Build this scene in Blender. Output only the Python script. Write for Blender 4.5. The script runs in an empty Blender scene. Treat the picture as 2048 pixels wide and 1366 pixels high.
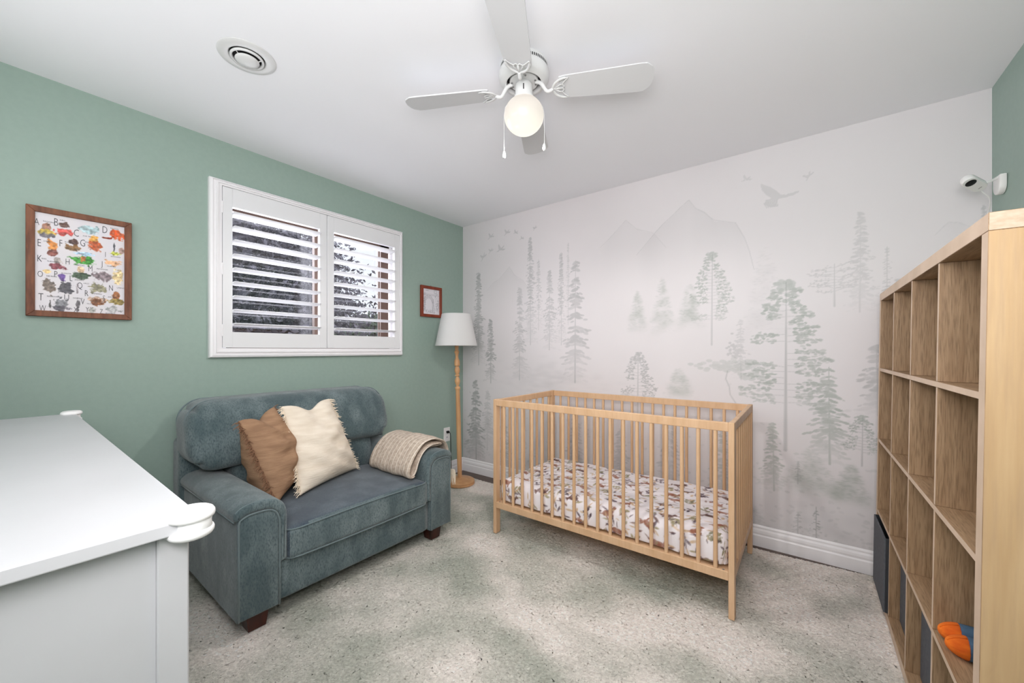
import bpy, bmesh, math, random
import numpy as np
from mathutils import Vector, Matrix
random.seed(7); rng = np.random.default_rng(11)
C = bpy.context.scene.collection
SC = bpy.context.scene
PI = math.pi

# ------------------------------------------------------------------ camera
CAM = Vector((2.7324, -2.8205, 1.1854)); YAW = math.radians(37.184)
VIEW = Vector((-math.sin(YAW), math.cos(YAW), 0)); RIGHT = Vector((math.cos(YAW), math.sin(YAW), 0))
cd = bpy.data.cameras.new('camera'); cam = bpy.data.objects.new('camera', cd); C.objects.link(cam)
cam.location = CAM; cam.rotation_euler = (PI/2, 0, YAW)
cd.sensor_width = 36; cd.lens = 13.684; cd.shift_x = 0.0019; cd.shift_y = 0.00825; cd.clip_start = 0.02
SC.camera = cam

# ------------------------------------------------------------------ sky, lights, exposure
w = bpy.data.worlds.new('sky'); SC.world = w; w.use_nodes = True
w.node_tree.nodes['Background'].inputs[0].default_value = (0.90, 0.93, 1.0, 1)
w.node_tree.nodes['Background'].inputs[1].default_value = 1.0
def area(name, loc, target, sx, sy, power, col=(1, 1, 1)):
    l = bpy.data.lights.new(name, 'AREA'); l.shape = 'RECTANGLE'; l.size = sx; l.size_y = sy; l.energy = power; l.color = col
    o = bpy.data.objects.new(name, l); C.objects.link(o); o.location = loc
    o.rotation_euler = (Vector(target)-Vector(loc)).to_track_quat('-Z', 'Y').to_euler()
    return o
area('back_fill', (2.2, -3.14, 1.75), (1.3, 0, 1.5), 1.9, 1.1, 24, (1, .97, .985))  # added soft fill on the back wall, no doorway behind it
area('bounce_light', (2.55, -3.08, 1.55), (1.2, -1.2, 2.414), 1.5, .5, 27, (1, .975, .985))
area('ceiling_fill_left', (1.0, -3.08, 1.80), (1.0, -.9, 2.3), 1.5, .5, 5, (1, .975, .985))  # added weak fill that lifts the left part of the ceiling
area('overhead_fill', (2.5, -2.74, 2.39), (2.0, -1.8, 0), 1.6, .8, 7, (1, .975, .98))  # added softbox fill near the camera, no fixture hangs there
area('window_daylight', (-0.75, -1.43, 1.95), (1.6, -1.6, 1.0), 1.5, 1.1, 62, (.98, .96, 1))
gl_ = bpy.data.lights.new('globe_bulb', 'SPOT'); gl_.energy = 21; gl_.spot_size = math.radians(176); gl_.spot_blend = .35; gl_.color = (1, .95, .93); gl_.shadow_soft_size = .05
go_ = bpy.data.objects.new('globe_bulb', gl_); C.objects.link(go_); go_.location = (1.765, -1.446, 2.062)
SC.view_settings.view_transform = 'Standard'; SC.view_settings.look = 'None'
SC.view_settings.gamma = 1; SC.view_settings.use_curve_mapping = False
SC.view_settings.exposure = 0.23
SC.cycles.max_bounces = 10; SC.cycles.diffuse_bounces = 6

# ------------------------------------------------------------------ helpers
def lin(c):
    a = np.asarray(c, float)/255.0
    return np.where(a <= 0.04045, a/12.92, ((a+0.055)/1.055)**2.4)
def L4(c): return tuple(float(x) for x in lin(c)) + (1,)
def mat(name, c, rough=.6, c2=None, nscale=6, stretch=(1, 1, 1), detail=4, mixlo=.35, mixhi=.65, bump=0, bscale=60, bstretch=None,
        spec=.4, sheen=0, attr=None, metal=0, c3=None, n3=60, f3=.5):
    m = bpy.data.materials.new(name); m.use_nodes = True; nt = m.node_tree; N = nt.nodes; K = nt.links
    b = N['Principled BSDF']; b.inputs['Roughness'].default_value = rough; b.inputs['Base Color'].default_value = L4(c)
    b.inputs['Specular IOR Level'].default_value = spec; b.inputs['Metallic'].default_value = metal
    if sheen:
        b.inputs['Sheen Weight'].default_value = sheen; b.inputs['Sheen Roughness'].default_value = .45
    tc = N.new('ShaderNodeTexCoord')
    def noise(sc, st, dt):
        mp = N.new('ShaderNodeMapping'); mp.inputs['Scale'].default_value = st; K.new(tc.outputs['Object'], mp.inputs[0])
        n = N.new('ShaderNodeTexNoise'); n.inputs['Scale'].default_value = sc; n.inputs['Detail'].default_value = dt
        K.new(mp.outputs[0], n.inputs['Vector']); return n.outputs['Fac']
    col = None
    if attr:
        a = N.new('ShaderNodeVertexColor'); a.layer_name = attr; col = a.outputs['Color']
    if c2 is not None:
        r = N.new('ShaderNodeValToRGB'); r.color_ramp.elements[0].position = mixlo; r.color_ramp.elements[1].position = mixhi
        r.color_ramp.elements[0].color = L4(c); r.color_ramp.elements[1].color = L4(c2)
        K.new(noise(nscale, stretch, detail), r.inputs[0]); col = r.outputs[0]
    if c3 is not None:
        mx = N.new('ShaderNodeMix'); mx.data_type = 'RGBA'
        r = N.new('ShaderNodeValToRGB'); r.color_ramp.elements[0].position = .45; r.color_ramp.elements[1].position = .7
        r.color_ramp.elements[0].color = (0, 0, 0, 1); r.color_ramp.elements[1].color = (f3, f3, f3, 1)
        K.new(noise(n3, stretch, 3), r.inputs[0]); K.new(r.outputs[0], mx.inputs['Factor'])
        K.new(col, mx.inputs['A']); mx.inputs['B'].default_value = L4(c3); col = mx.outputs['Result']
    if col is not None: K.new(col, b.inputs['Base Color'])
    if bump:
        bp = N.new('ShaderNodeBump'); bp.inputs['Strength'].default_value = bump; bp.inputs['Distance'].default_value = .004
        K.new(noise(bscale, bstretch or stretch, 5), bp.inputs['Height']); K.new(bp.outputs[0], b.inputs['Normal'])
    return m
def offs(p):
    v = Vector((0, 0, 0))
    while p is not None: v = v + p.location; p = p.parent
    return v
def link(name, bm, m, parent=None, smooth=False, kind=None, label=None):
    """bm is in room coordinates; it becomes ONE mesh object, local to its parent"""
    if parent is not None: bmesh.ops.translate(bm, verts=bm.verts, vec=-offs(parent))
    bmesh.ops.recalc_face_normals(bm, faces=bm.faces)
    me = bpy.data.meshes.new(name); bm.to_mesh(me); bm.free()
    if smooth is True:
        me.polygons.foreach_set('use_smooth', [True]*len(me.polygons))
    elif smooth:
        me.polygons.foreach_set('use_smooth', [True]*len(me.polygons)); me.set_sharp_from_angle(angle=math.radians(smooth))
    me.materials.append(m)
    o = bpy.data.objects.new(name, me); C.objects.link(o)
    if parent is not None: o.parent = parent
    if kind: o['kind'] = kind
    if label: o['label'] = label
    return o
def thing(name, label, cat, loc, group=None):
    o = bpy.data.objects.new(name, None); C.objects.link(o); o.location = loc; o.empty_display_size = .1
    o['label'] = label; o['category'] = cat
    if group: o['group'] = group
    return o
def struct(name, loc=(0, 0, 0)):
    o = bpy.data.objects.new(name, None); C.objects.link(o); o.location = loc; o['kind'] = 'structure'; return o
def inst(name, me, loc, parent, rot=None):
    o = bpy.data.objects.new(name, me); C.objects.link(o); o.parent = parent; o.location = Vector(loc)-offs(parent)
    if rot: o.rotation_euler = rot
    return o
def B(): return bmesh.new()
def box(bm, x0, x1, y0, y1, z0, z1, r=0, seg=2):
    t = bmesh.new(); bmesh.ops.create_cube(t, size=1)
    for v in t.verts:
        v.co = Vector(((x0+x1)/2+v.co.x*(x1-x0), (y0+y1)/2+v.co.y*(y1-y0), (z0+z1)/2+v.co.z*(z1-z0)))
    if r: bmesh.ops.bevel(t, geom=t.edges[:], offset=r, segments=seg, affect='EDGES', profile=.5)
    merge(bm, t); return bm
def merge(bm, t):
    me = bpy.data.meshes.new('tmp'); t.to_mesh(me); t.free(); bm.from_mesh(me); bpy.data.meshes.remove(me)
def prism(bm, pts, ax, a0, a1, r=0, seg=2):
    """polygon pts in the plane across axis ax, extruded a0..a1"""
    t = bmesh.new()
    def P(p, a):
        return {0: (a, p[0], p[1]), 1: (p[0], a, p[1]), 2: (p[0], p[1], a)}[ax]
    lo = [t.verts.new(P(p, a0)) for p in pts]; hi = [t.verts.new(P(p, a1)) for p in pts]
    f0 = t.faces.new(lo); f1 = t.faces.new(hi[::-1]); n = len(pts)
    for i in range(n): t.faces.new((lo[i], hi[i], hi[(i+1) % n], lo[(i+1) % n]))
    bmesh.ops.recalc_face_normals(t, faces=t.faces)
    if r:
        e = [e for e in t.edges if len(e.link_faces) == 2 and (f0 in e.link_faces or f1 in e.link_faces)]
        bmesh.ops.bevel(t, geom=e, offset=r, segments=seg, affect='EDGES', profile=.5)
    merge(bm, t); return bm
def lathe(bm, prof, c, n=40, axis=Vector((0, 0, 1)), squash=None):
    q = Vector((0, 0, 1)).rotation_difference(axis); rings = []
    for r, z in prof:
        if r < 1e-6: rings.append([bm.verts.new(Vector(c)+q @ Vector((0, 0, z)))])
        else: rings.append([bm.verts.new(Vector(c)+q @ Vector((r*math.cos(2*PI*k/n), r*math.sin(2*PI*k/n), z))) for k in range(n)])
    for a, b in zip(rings[:-1], rings[1:]):
        for k in range(n):
            k2 = (k+1) % n
            if len(a) == 1 and len(b) == 1: continue
            if len(a) == 1: bm.faces.new((a[0], b[k], b[k2]))
            elif len(b) == 1: bm.faces.new((a[k], b[0], a[k2]))
            else: bm.faces.new((a[k], b[k], b[k2], a[k2]))
    return bm
def catmull(P, n=6, closed=False):
    P = [Vector(p) for p in P]; out = []; m = len(P)
    R = range(m) if closed else range(m-1)
    for i in R:
        if closed: a, b, c, d = P[(i-1) % m], P[i], P[(i+1) % m], P[(i+2) % m]
        else: a, b, c, d = P[max(i-1, 0)], P[i], P[i+1], P[min(i+2, m-1)]
        for k in range(n):
            t = k/n
            out.append(.5*((2*b)+(c-a)*t+(2*a-5*b+4*c-d)*t*t+(3*b-3*c+d-a)*t**3))
    if not closed: out.append(P[-1])
    return out
def tube(bm, pts, r, n=8, closed=False, flat=None, cap=True):
    """r a number or list; flat=(normal, factor) squashes the section along normal"""
    pts = [Vector(p) for p in pts]; m = len(pts); rings = []; up = None
    for i, p in enumerate(pts):
        if closed: d = pts[(i+1) % m]-pts[(i-1) % m]
        else: d = pts[min(i+1, m-1)]-pts[max(i-1, 0)]
        if d.length < 1e-9: d = Vector((0, 0, 1))
        d.normalize()
        if flat: up = Vector(flat[0])
        elif up is None: up = Vector((0, 0, 1)) if abs(d.z) < .9 else Vector((1, 0, 0))
        s = d.cross(up)
        if s.length < 1e-5: s = d.orthogonal()
        s.normalize(); u = s.cross(d).normalized()
        if not flat: up = u
        rr = r[i] if isinstance(r, (list, tuple)) else r; fu = flat[1] if flat else 1
        rings.append([bm.verts.new(p+s*rr*math.cos(2*PI*k/n)+u*rr*fu*math.sin(2*PI*k/n)) for k in range(n)])
    R = range(m) if closed else range(m-1)
    for i in R:
        a, b = rings[i], rings[(i+1) % m]
        for k in range(n): bm.faces.new((a[k], a[(k+1) % n], b[(k+1) % n], b[k]))
    if cap and not closed:
        bm.faces.new(rings[0][::-1]); bm.faces.new(rings[-1])
    return bm
def soft(bm, x0, x1, y0, y1, z0, z1, r, n=18, plane_r=None, deform=None):
    """rounded block on a dense grid; plane_r=(axis, R) rounds the outline seen along axis; deform(p, local -1..1) moves points"""
    t = bmesh.new(); bmesh.ops.create_cube(t, size=2)
    bmesh.ops.subdivide_edges(t, edges=t.edges[:], cuts=n, use_grid_fill=True)
    c = Vector(((x0+x1)/2, (y0+y1)/2, (z0+z1)/2)); h = Vector(((x1-x0)/2, (y1-y0)/2, (z1-z0)/2))
    for v in t.verts:
        s = Vector([math.sin(q*PI/2)*.35+q*.65 for q in v.co]); p = Vector((s.x*h.x, s.y*h.y, s.z*h.z))
        inner = Vector([max(-(h[i]-r), min(h[i]-r, p[i])) for i in range(3)]); d = p-inner
        if d.length > 1e-9: d = d.normalized()*r*(max(abs(d[i]) for i in range(3))/r)
        p = inner+d
        if plane_r:
            ax, R = plane_r; i, j = [k for k in range(3) if k != ax]
            di = abs(p[i])-(h[i]-R); dj = abs(p[j])-(h[j]-R)
            if di > 0 and dj > 0:
                f = max(di, dj)/math.hypot(di, dj)
                p[i] = math.copysign(h[i]-R+di*f, p[i]); p[j] = math.copysign(h[j]-R+dj*f, p[j])
        if deform: p = deform(p, Vector((p.x/h.x, p.y/h.y, p.z/h.z)))
        v.co = c+p
    merge(bm, t); return bm
def painted(name, nx, ny, pos, col, m, parent=None, kind=None):
    """flat grid with one colour per vertex; pos(u,v)->xyz arrays, col (ny,nx,3) sRGB 0..255"""
    u, v = np.meshgrid(np.linspace(0, 1, nx), np.linspace(0, 1, ny)); X, Y, Z = pos(u, v)
    co = np.stack([X+0*u, Y+0*u, Z+0*u], -1).reshape(-1, 3)
    if parent is not None: co = co-np.array(offs(parent))
    i = (np.arange(ny-1)[:, None]*nx+np.arange(nx-1)[None, :]).ravel()
    F = np.stack([i, i+1, i+nx+1, i+nx], -1)
    me = bpy.data.meshes.new(name); me.vertices.add(len(co)); me.vertices.foreach_set('co', co.ravel())
    me.loops.add(F.size); me.loops.foreach_set('vertex_index', F.ravel().astype(np.int32))
    me.polygons.add(len(F)); me.polygons.foreach_set('loop_start', (np.arange(len(F))*4).astype(np.int32))
    me.polygons.foreach_set('use_smooth', np.ones(len(F), bool))
    me.update(calc_edges=True)
    a = me.color_attributes.new('paint', 'FLOAT_COLOR', 'POINT')
    rgba = np.ones((len(co), 4), np.float32); rgba[:, :3] = lin(np.clip(col, 0, 255)).reshape(-1, 3); a.data.foreach_set('color', rgba.ravel())
    me.materials.append(m); o = bpy.data.objects.new(name, me); C.objects.link(o)
    if parent is not None: o.parent = parent
    if kind: o['kind'] = kind
    return o
def fbm(ny, nx, base, octs=4, seed=0, ax=1.0):
    r = np.random.default_rng(seed); out = np.zeros((ny, nx)); amp = 1; tot = 0
    for k in range(octs):
        gy = max(2, int(base*2**k*ny/nx))+2; gx = max(2, int(base*ax*2**k))+2; g = r.random((gy, gx))
        yy = np.linspace(0, gy-1.001, ny); xx = np.linspace(0, gx-1.001, nx)
        y0 = yy.astype(int); x0 = xx.astype(int); fy = (yy-y0)[:, None]; fx = (xx-x0)[None, :]
        fy = fy*fy*(3-2*fy); fx = fx*fx*(3-2*fx)
        out += amp*((g[y0][:, x0]*(1-fx)+g[y0][:, x0+1]*fx)*(1-fy)+(g[y0+1][:, x0]*(1-fx)+g[y0+1][:, x0+1]*fx)*fy); tot += amp; amp *= .5
    return out/tot
class Canvas:
    """ink density canvas in real units (x right, z up)"""
    def __init__(s, x0, x1, z0, z1, res):
        s.x0, s.z0, s.res = x0, z0, res; s.nx = int((x1-x0)/res)+1; s.ny = int((z1-z0)/res)+1; s.D = np.zeros((s.ny, s.nx)); s.x1, s.z1 = x1, z1
    def dab(s, x, z, rx, rz, a, ang=0, edge=.35, mode='max', D=None, rim=0):
        D = s.D if D is None else D
        R = max(rx, rz)*1.15; i0 = max(0, int((x-R-s.x0)/s.res)); i1 = min(s.nx, int((x+R-s.x0)/s.res)+2)
        j0 = max(0, int((z-R-s.z0)/s.res)); j1 = min(s.ny, int((z+R-s.z0)/s.res)+2)
        if i1 <= i0 or j1 <= j0: return
        X = s.x0+np.arange(i0, i1)*s.res-x; Z = (s.z0+np.arange(j0, j1)*s.res-z)[:, None]; X = X[None, :]
        c, q = math.cos(ang), math.sin(ang); U = (X*c+Z*q)/rx; V = (-X*q+Z*c)/rz; d = np.sqrt(U*U+V*V)
        m = np.clip((1-d)/edge, 0, 1)*a
        if rim: m = m*(1+rim*np.exp(-((d-.8)/.12)**2))
        S = D[j0:j1, i0:i1]
        if mode == 'max': np.maximum(S, m, out=S)
        else: S += m
    def stroke(s, p, q, w0, w1, a, D=None):
        n = max(2, int(math.hypot(q[0]-p[0], q[1]-p[1])/max(s.res*.8, min(w0, w1)*.6)))
        for k in range(n+1):
            t = k/n; w = max(w0+(w1-w0)*t, s.res*.8); s.dab(p[0]+(q[0]-p[0])*t, p[1]+(q[1]-p[1])*t, w, w, a, edge=.6, D=D)
    def poly(s, pts, a, D=None):
        D = s.D if D is None else D
        xs = [p[0] for p in pts]; zs = [p[1] for p in pts]
        i0 = max(0, int((min(xs)-s.x0)/s.res)); i1 = min(s.nx, int((max(xs)-s.x0)/s.res)+2); j0 = max(0, int((min(zs)-s.z0)/s.res)); j1 = min(s.ny, int((max(zs)-s.z0)/s.res)+2)
        X = (s.x0+np.arange(i0, i1)*s.res)[None, :]; Z = (s.z0+np.arange(j0, j1)*s.res)[:, None]; ins = np.zeros((j1-j0, i1-i0), bool)
        for k in range(len(pts)):
            (x1, z1), (x2, z2) = pts[k], pts[(k+1) % len(pts)]
            if z1 == z2: continue
            ins ^= ((z1 > Z) != (z2 > Z)) & (X < (x2-x1)*(Z-z1)/(z2-z1)+x1)
        S = D[j0:j1, i0:i1]; np.maximum(S, ins*a, out=S)
TREES=[('fir',0.209,1.936,1.040,0.130,0.34,0),('fir',0.361,1.469,0.873,0.123,0.36,0),('fir',0.170,0.892,0.122,0.171,0.4,0),('fir',0.812,2.170,1.229,0.101,0.2,0),('fir',0.901,1.965,1.357,0.072,0.17,0),('fir',1.011,1.856,1.185,0.108,0.17,0),('fir',1.122,1.988,1.226,0.081,0.18,0),('fir',1.187,2.059,1.389,0.037,0.13,0),('fir',1.255,1.903,0.923,0.171,0.2,0),('fir',0.699,1.739,0.917,0.132,0.18,0),('soft',1.758,1.611,1.316,0.081,0.15,1),('soft',1.931,1.683,1.297,0.095,0.15,1),('soft',2.111,1.626,1.330,0.094,0.15,1),('pine',2.244,1.812,1.218,0.133,0.2,1),('pine',2.637,1.585,0.593,0.224,0.24,1),('pine',1.758,1.156,0.711,0.146,0.22,0),('fir',2.970,1.926,1.390,0.093,0.11,0),('bare',2.860,1.662,1.428,0.103,0.16,0),('soft',2.535,1.805,1.228,0.153,0.06,0),('fir',3.072,1.723,1.343,0.046,0.14,0),('fir',2.836,1.087,0.545,0.135,0.26,1),('fir',2.575,0.749,0.340,0.105,0.24,1),('fir',2.698,0.235,0.093,0.052,0.22,0),('fir',2.779,0.290,0.108,0.054,0.28,0),('pine',2.974,0.826,0.559,0.089,0.26,1),('fir',2.698,0.535,0.404,0.035,0.2,0),('fir',3.031,1.212,0.840,0.141,0.17,0),('soft',2.041,1.058,0.856,0.113,0.12,1),('fir',3.402,1.867,1.789,0.017,0.2,0),('fir',0.535,0.496,0.083,0.128,0.2,0),('fir',1.251,0.660,0.135,0.153,0.14,0),('fir',1.985,0.700,0.284,0.133,0.16,0),('fir',1.627,0.586,0.211,0.132,0.14,0),('fir',2.308,0.670,0.252,0.109,0.18,1),('fir',2.406,1.374,0.997,0.082,0.1,0),('fir',0.323,0.804,0.234,0.138,0.16,0),('soft',2.927,0.556,0.337,0.103,0.2,1),('soft',2.754,0.611,0.353,0.159,0.14,1),('soft',2.446,0.252,0.066,0.134,0.12,0),('fir',3.122,1.547,1.030,0.111,0.12,0),]
RIDGES=[
[(1.752,1.877),(1.882,2.014),(1.939,2.068),(2.006,2.118),(2.053,2.158),(2.106,2.195),(2.146,2.131),(2.201,2.089),(2.256,2.029),(2.380,1.987),(2.430,1.880),(2.455,1.796),(2.479,1.680)] ,
[(1.467,1.976),(1.556,2.045),(1.670,2.147),(1.752,2.064),(1.870,2.016),(1.957,1.898)] ,
[(0.312,1.742),(0.380,1.805),(0.469,1.847),(0.586,1.943),(0.638,1.862),(0.739,1.801),(0.837,1.663)] ,
[(3.246,1.757),(3.277,1.796),(3.292,1.810),(3.322,1.802),(3.362,1.773),(3.393,1.731)] ]
BIRDS=[(0.362,2.257,0.086,0.5),(0.555,2.260,0.081,0.6),(0.655,2.242,0.061,0.2),(0.725,2.177,0.049,0.3),(0.860,2.241,0.052,0.9),(0.480,2.121,0.107,0.4),(0.362,2.122,0.068,0.8),(0.266,2.077,0.095,1),(2.437,2.249,0.064,0.3),(2.743,2.184,0.060,1.2),]
LET=[('A',-2.7140,1.7560,0.0300),('B',-2.6580,1.7680,0.0350),('C',-2.5960,1.7330,0.0340),('D',-2.5030,1.7710,0.0340),('E',-2.7070,1.6640,0.0330),('F',-2.6440,1.6750,0.0310),('G',-2.5760,1.6910,0.0330),('I',-2.5010,1.6510,0.0260),('K',-2.7060,1.5940,0.0310),('H',-2.6230,1.5940,0.0270),('J',-2.5120,1.6040,0.0260),('M',-2.5510,1.5740,0.0280),('O',-2.7040,1.5250,0.0280),('P',-2.6590,1.5310,0.0290),('L',-2.6130,1.5190,0.0270),('Q',-2.5850,1.4890,0.0300),('N',-2.4820,1.4900,0.0280),('T',-2.7020,1.4230,0.0330),('U',-2.6260,1.4270,0.0320),('R',-2.5640,1.4550,0.0290),('S',-2.5060,1.4380,0.0260),('V',-2.5760,1.4140,0.0280),('W',-2.6970,1.3730,0.0270),('X',-2.5980,1.3740,0.0250),('Y',-2.5610,1.3780,0.0240),('Z',-2.5150,1.3720,0.0230),]
WRD=[('RAGORN',-2.6960,1.7630),('ILBO',-2.6470,1.7810),('AVE TROLL',-2.5760,1.7250),('RAGON',-2.4840,1.7840),('OWYN',-2.6950,1.6740),('RODO',-2.6320,1.6840),('IMLI',-2.5690,1.6970),('SENGARD',-2.4830,1.6460),('ING',-2.7000,1.5950),('THEODEN',-2.6850,1.5860),('OBBITON',-2.6050,1.5840),('OURNEY',-2.4960,1.5960),('IRKWOOD',-2.5310,1.5770),('NE RING',-2.6860,1.5190),('ALANTIR',-2.6430,1.5390),('EGOLAS',-2.6010,1.5140),('UILLS',-2.5740,1.5010),('UMENOR',-2.4620,1.4940),('REEBEARD',-2.6850,1.4280),('NDYING',-2.6070,1.4280),('IVENDELL',-2.5470,1.4560),('AMWISE',-2.4930,1.4450),('OLCANO',-2.5630,1.4060),('IZARD',-2.6820,1.3820),('EW',-2.5530,1.3870),('IRAKZIGIL',-2.5010,1.3650),]
BLB=[(-2.6860,1.7370,0.0140,0.0200,(150, 105, 85)),(-2.6860,1.7100,0.0285,0.0150,(190, 165, 70)),(-2.6840,1.7000,0.0285,0.0100,(110, 105, 115)),(-2.6340,1.7610,0.0145,0.0160,(95, 65, 55)),(-2.6340,1.7270,0.0285,0.0190,(205, 80, 75)),(-2.5520,1.7590,0.0355,0.0235,(165, 190, 195)),(-2.4600,1.7550,0.0280,0.0270,(200, 80, 35)),(-2.4980,1.7320,0.0185,0.0055,(140, 50, 30)),(-2.6710,1.6610,0.0155,0.0265,(205, 130, 60)),(-2.6660,1.6260,0.0160,0.0140,(130, 70, 60)),(-2.6070,1.6900,0.0155,0.0185,(80, 55, 50)),(-2.6050,1.6610,0.0290,0.0170,(120, 85, 50)),(-2.5380,1.7130,0.0160,0.0165,(225, 160, 70)),(-2.5340,1.6810,0.0200,0.0260,(190, 90, 50)),(-2.4710,1.6890,0.0040,0.0220,(60, 60, 65)),(-2.4670,1.6610,0.0235,0.0105,(190, 195, 80)),(-2.4450,1.6800,0.0125,0.0200,(170, 140, 130)),(-2.5760,1.6110,0.0380,0.0255,(60, 140, 50)),(-2.5770,1.6160,0.0110,0.0130,(190, 110, 60)),(-2.5760,1.6390,0.0345,0.0095,(170, 200, 225)),(-2.6550,1.5920,0.0125,0.0200,(165, 155, 150)),(-2.6530,1.5660,0.0315,0.0155,(130, 60, 70)),(-2.4690,1.6140,0.0295,0.0155,(215, 165, 125)),(-2.6840,1.5370,0.0135,0.0110,(215, 185, 130)),(-2.6400,1.5180,0.0135,0.0170,(95, 65, 140)),(-2.5800,1.5600,0.0125,0.0185,(225, 190, 150)),(-2.5800,1.5340,0.0265,0.0180,(60, 80, 60)),(-2.5130,1.5420,0.0295,0.0260,(130, 115, 120)),(-2.4570,1.5460,0.0175,0.0415,(225, 200, 150)),(-2.6790,1.4720,0.0200,0.0355,(110, 95, 85)),(-2.6290,1.4700,0.0240,0.0295,(70, 68, 75)),(-2.5930,1.4750,0.0050,0.0275,(170, 160, 165)),(-2.5280,1.4830,0.0320,0.0250,(135, 130, 105)),(-2.4650,1.4520,0.0155,0.0170,(150, 95, 60)),(-2.4650,1.4230,0.0310,0.0135,(140, 120, 60)),(-2.5290,1.4280,0.0310,0.0120,(200, 170, 150)),(-2.5290,1.4140,0.0210,0.0180,(130, 80, 50)),(-2.6440,1.3960,0.0220,0.0270,(115, 115, 120)),(-2.6440,1.3760,0.0295,0.0135,(80, 75, 85)),(-2.6750,1.3890,0.0040,0.0265,(70, 65, 65)),(-2.5910,1.3920,0.0075,0.0275,(90, 85, 90)),(-2.5440,1.3730,0.0145,0.0135,(170, 170, 165)),(-2.4710,1.3830,0.0275,0.0175,(165, 165, 165)),]
BIGBIRD=[(2.514,2.200),(2.563,2.166),(2.595,2.134),(2.613,2.110),(2.636,2.103),(2.671,2.107),(2.703,2.112),(2.701,2.102),(2.671,2.090),(2.631,2.086),(2.604,2.085),(2.593,2.066),(2.598,2.042),(2.563,2.047),(2.529,2.069),(2.540,2.092),(2.568,2.097),(2.540,2.128),(2.517,2.161)]
# ------------------------------------------------------------------ materials
M = {}
M['green'] = mat('sage_wall_paint', (154, 174, 164), .55, (151, 171, 161), 40, bump=.05, bscale=180)
M['ceiling'] = mat('ceiling_paint', (243, 243, 247), .8, bump=.04, bscale=120)
M['mural'] = mat('mural_print', (225, 222, 222), .6, attr='paint')
M['trim'] = mat('white_trim', (240, 238, 240), .35)
M['shutter'] = mat('white_shutter', (232, 232, 234), .35)
M['dresser'] = mat('white_lacquer', (198, 198, 201), .36, (194, 194, 197), 4, bump=.03, bscale=30)
M['brown'] = mat('brown_window_frame', (92, 72, 62), .5)
M['floorwood'] = mat('dark_floor_wood', (108, 92, 84), .5, (82, 68, 62), 8, (1, 12, 1), bump=.1, bscale=20)
M['crib'] = mat('beech', (220, 184, 148), .45, (206, 166, 128), 6, (3, 3, .4), mixlo=.3, mixhi=.7, bump=.05, bscale=40, c3=(192, 150, 112), n3=40, f3=.25)
M['lampwood'] = mat('lamp_wood', (214, 168, 122), .4, (198, 148, 104), 8, (2, 2, .4), bump=.04)
oakk = dict(rough=.5, mixlo=.3, mixhi=.7, bump=.12, c3=(104, 80, 56), n3=60, f3=.6)
M['oak_v'] = mat('oak_vertical', (176, 146, 114), c2=(150, 120, 90), nscale=14, stretch=(5, 5, .3), bscale=40, **oakk)
M['oak_h'] = mat('oak_horizontal', (176, 146, 114), c2=(150, 120, 90), nscale=10, stretch=(5, .35, 5), bscale=30, **oakk)
M['oak_edge'] = mat('oak_edge_band', (212, 188, 166), .5, (198, 174, 150), 14, (6, .6, .6), bump=.05)
M['oak_top'] = mat('oak_top_light', (208, 184, 162), .5, (190, 166, 142), 14, (4, .4, 8), bump=.08)
M['oak_side_lit'] = mat('oak_side_lit', (200, 168, 128), .5, (184, 150, 110), 6, (5, 5, .3), bump=.08, c3=(176, 146, 114), n3=20, f3=.5)  # paler copy of the oak, brightness of the well lit near end
M['sofa'] = mat('blue_grey_chenille', (84, 99, 102), .85, (120, 133, 135), 11, (1, 1, .45), detail=9, mixlo=.40, mixhi=.70, bump=.5, bscale=420, sheen=.35, spec=.15, c3=(60, 76, 82), n3=190, f3=.75)
M['sofa_seat'] = mat('blue_grey_seat', (70, 82, 93), .85, (98, 110, 119), 9, detail=9, mixlo=.42, mixhi=.72, bump=.5, bscale=420, sheen=.3, spec=.15, c3=(52, 62, 74), n3=190, f3=.7)
M['sofa_piping'] = mat('blue_grey_piping', (104, 119, 122), .8, sheen=.3)
M['mahogany'] = mat('mahogany', (72, 32, 20), .35, (50, 22, 15), 10, (3, 3, .5))
M['brown_muslin'] = mat('brown_muslin', (170, 136, 108), .9, (148, 116, 92), 9, (1, 1, 5), bump=.55, bscale=24, bstretch=(1, 1, 6), spec=.1)
M['cream_muslin'] = mat('cream_muslin', (238, 226, 210), .9, (226, 212, 194), 9, (1, 1, 5), bump=.5, bscale=24, bstretch=(1, 1, 6), spec=.1)
M['brown_fringe'] = mat('brown_fringe', (138, 102, 78), .95)
M['cream_fringe'] = mat('cream_fringe', (240, 226, 206), .95)
M['white_shade'] = mat('lamp_shade_cloth', (212, 211, 210), .8, bump=.05, bscale=300)
M['white_metal'] = mat('white_enamel', (216, 216, 216), .3)
M['blade'] = mat('white_blade', (214, 214, 216), .45)
M['white_plastic'] = mat('white_plastic', (238, 237, 236), .35)
M['foam'] = mat('white_rubber', (244, 243, 243), .45)
M['black'] = mat('black_plastic', (18, 18, 20), .4)
M['dark'] = mat('dark_gap', (28, 28, 28), .8)
M['grey_metal'] = mat('grey_screw', (150, 150, 150), .3, metal=.8)
M['chain'] = mat('white_chain', (214, 214, 214), .4)
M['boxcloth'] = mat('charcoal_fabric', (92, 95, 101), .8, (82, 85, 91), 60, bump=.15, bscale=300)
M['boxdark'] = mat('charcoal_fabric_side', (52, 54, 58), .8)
M['redframe'] = mat('red_brown_frame', (140, 58, 30), .35, (116, 44, 22), 10, (4, 4, .6))
M['oldframe'] = mat('rustic_brown_frame', (128, 84, 62), .6, (100, 62, 46), 14, (3, 3, .5), bump=.3, bscale=40, c3=(146, 88, 62), n3=40, f3=.5)
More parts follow.
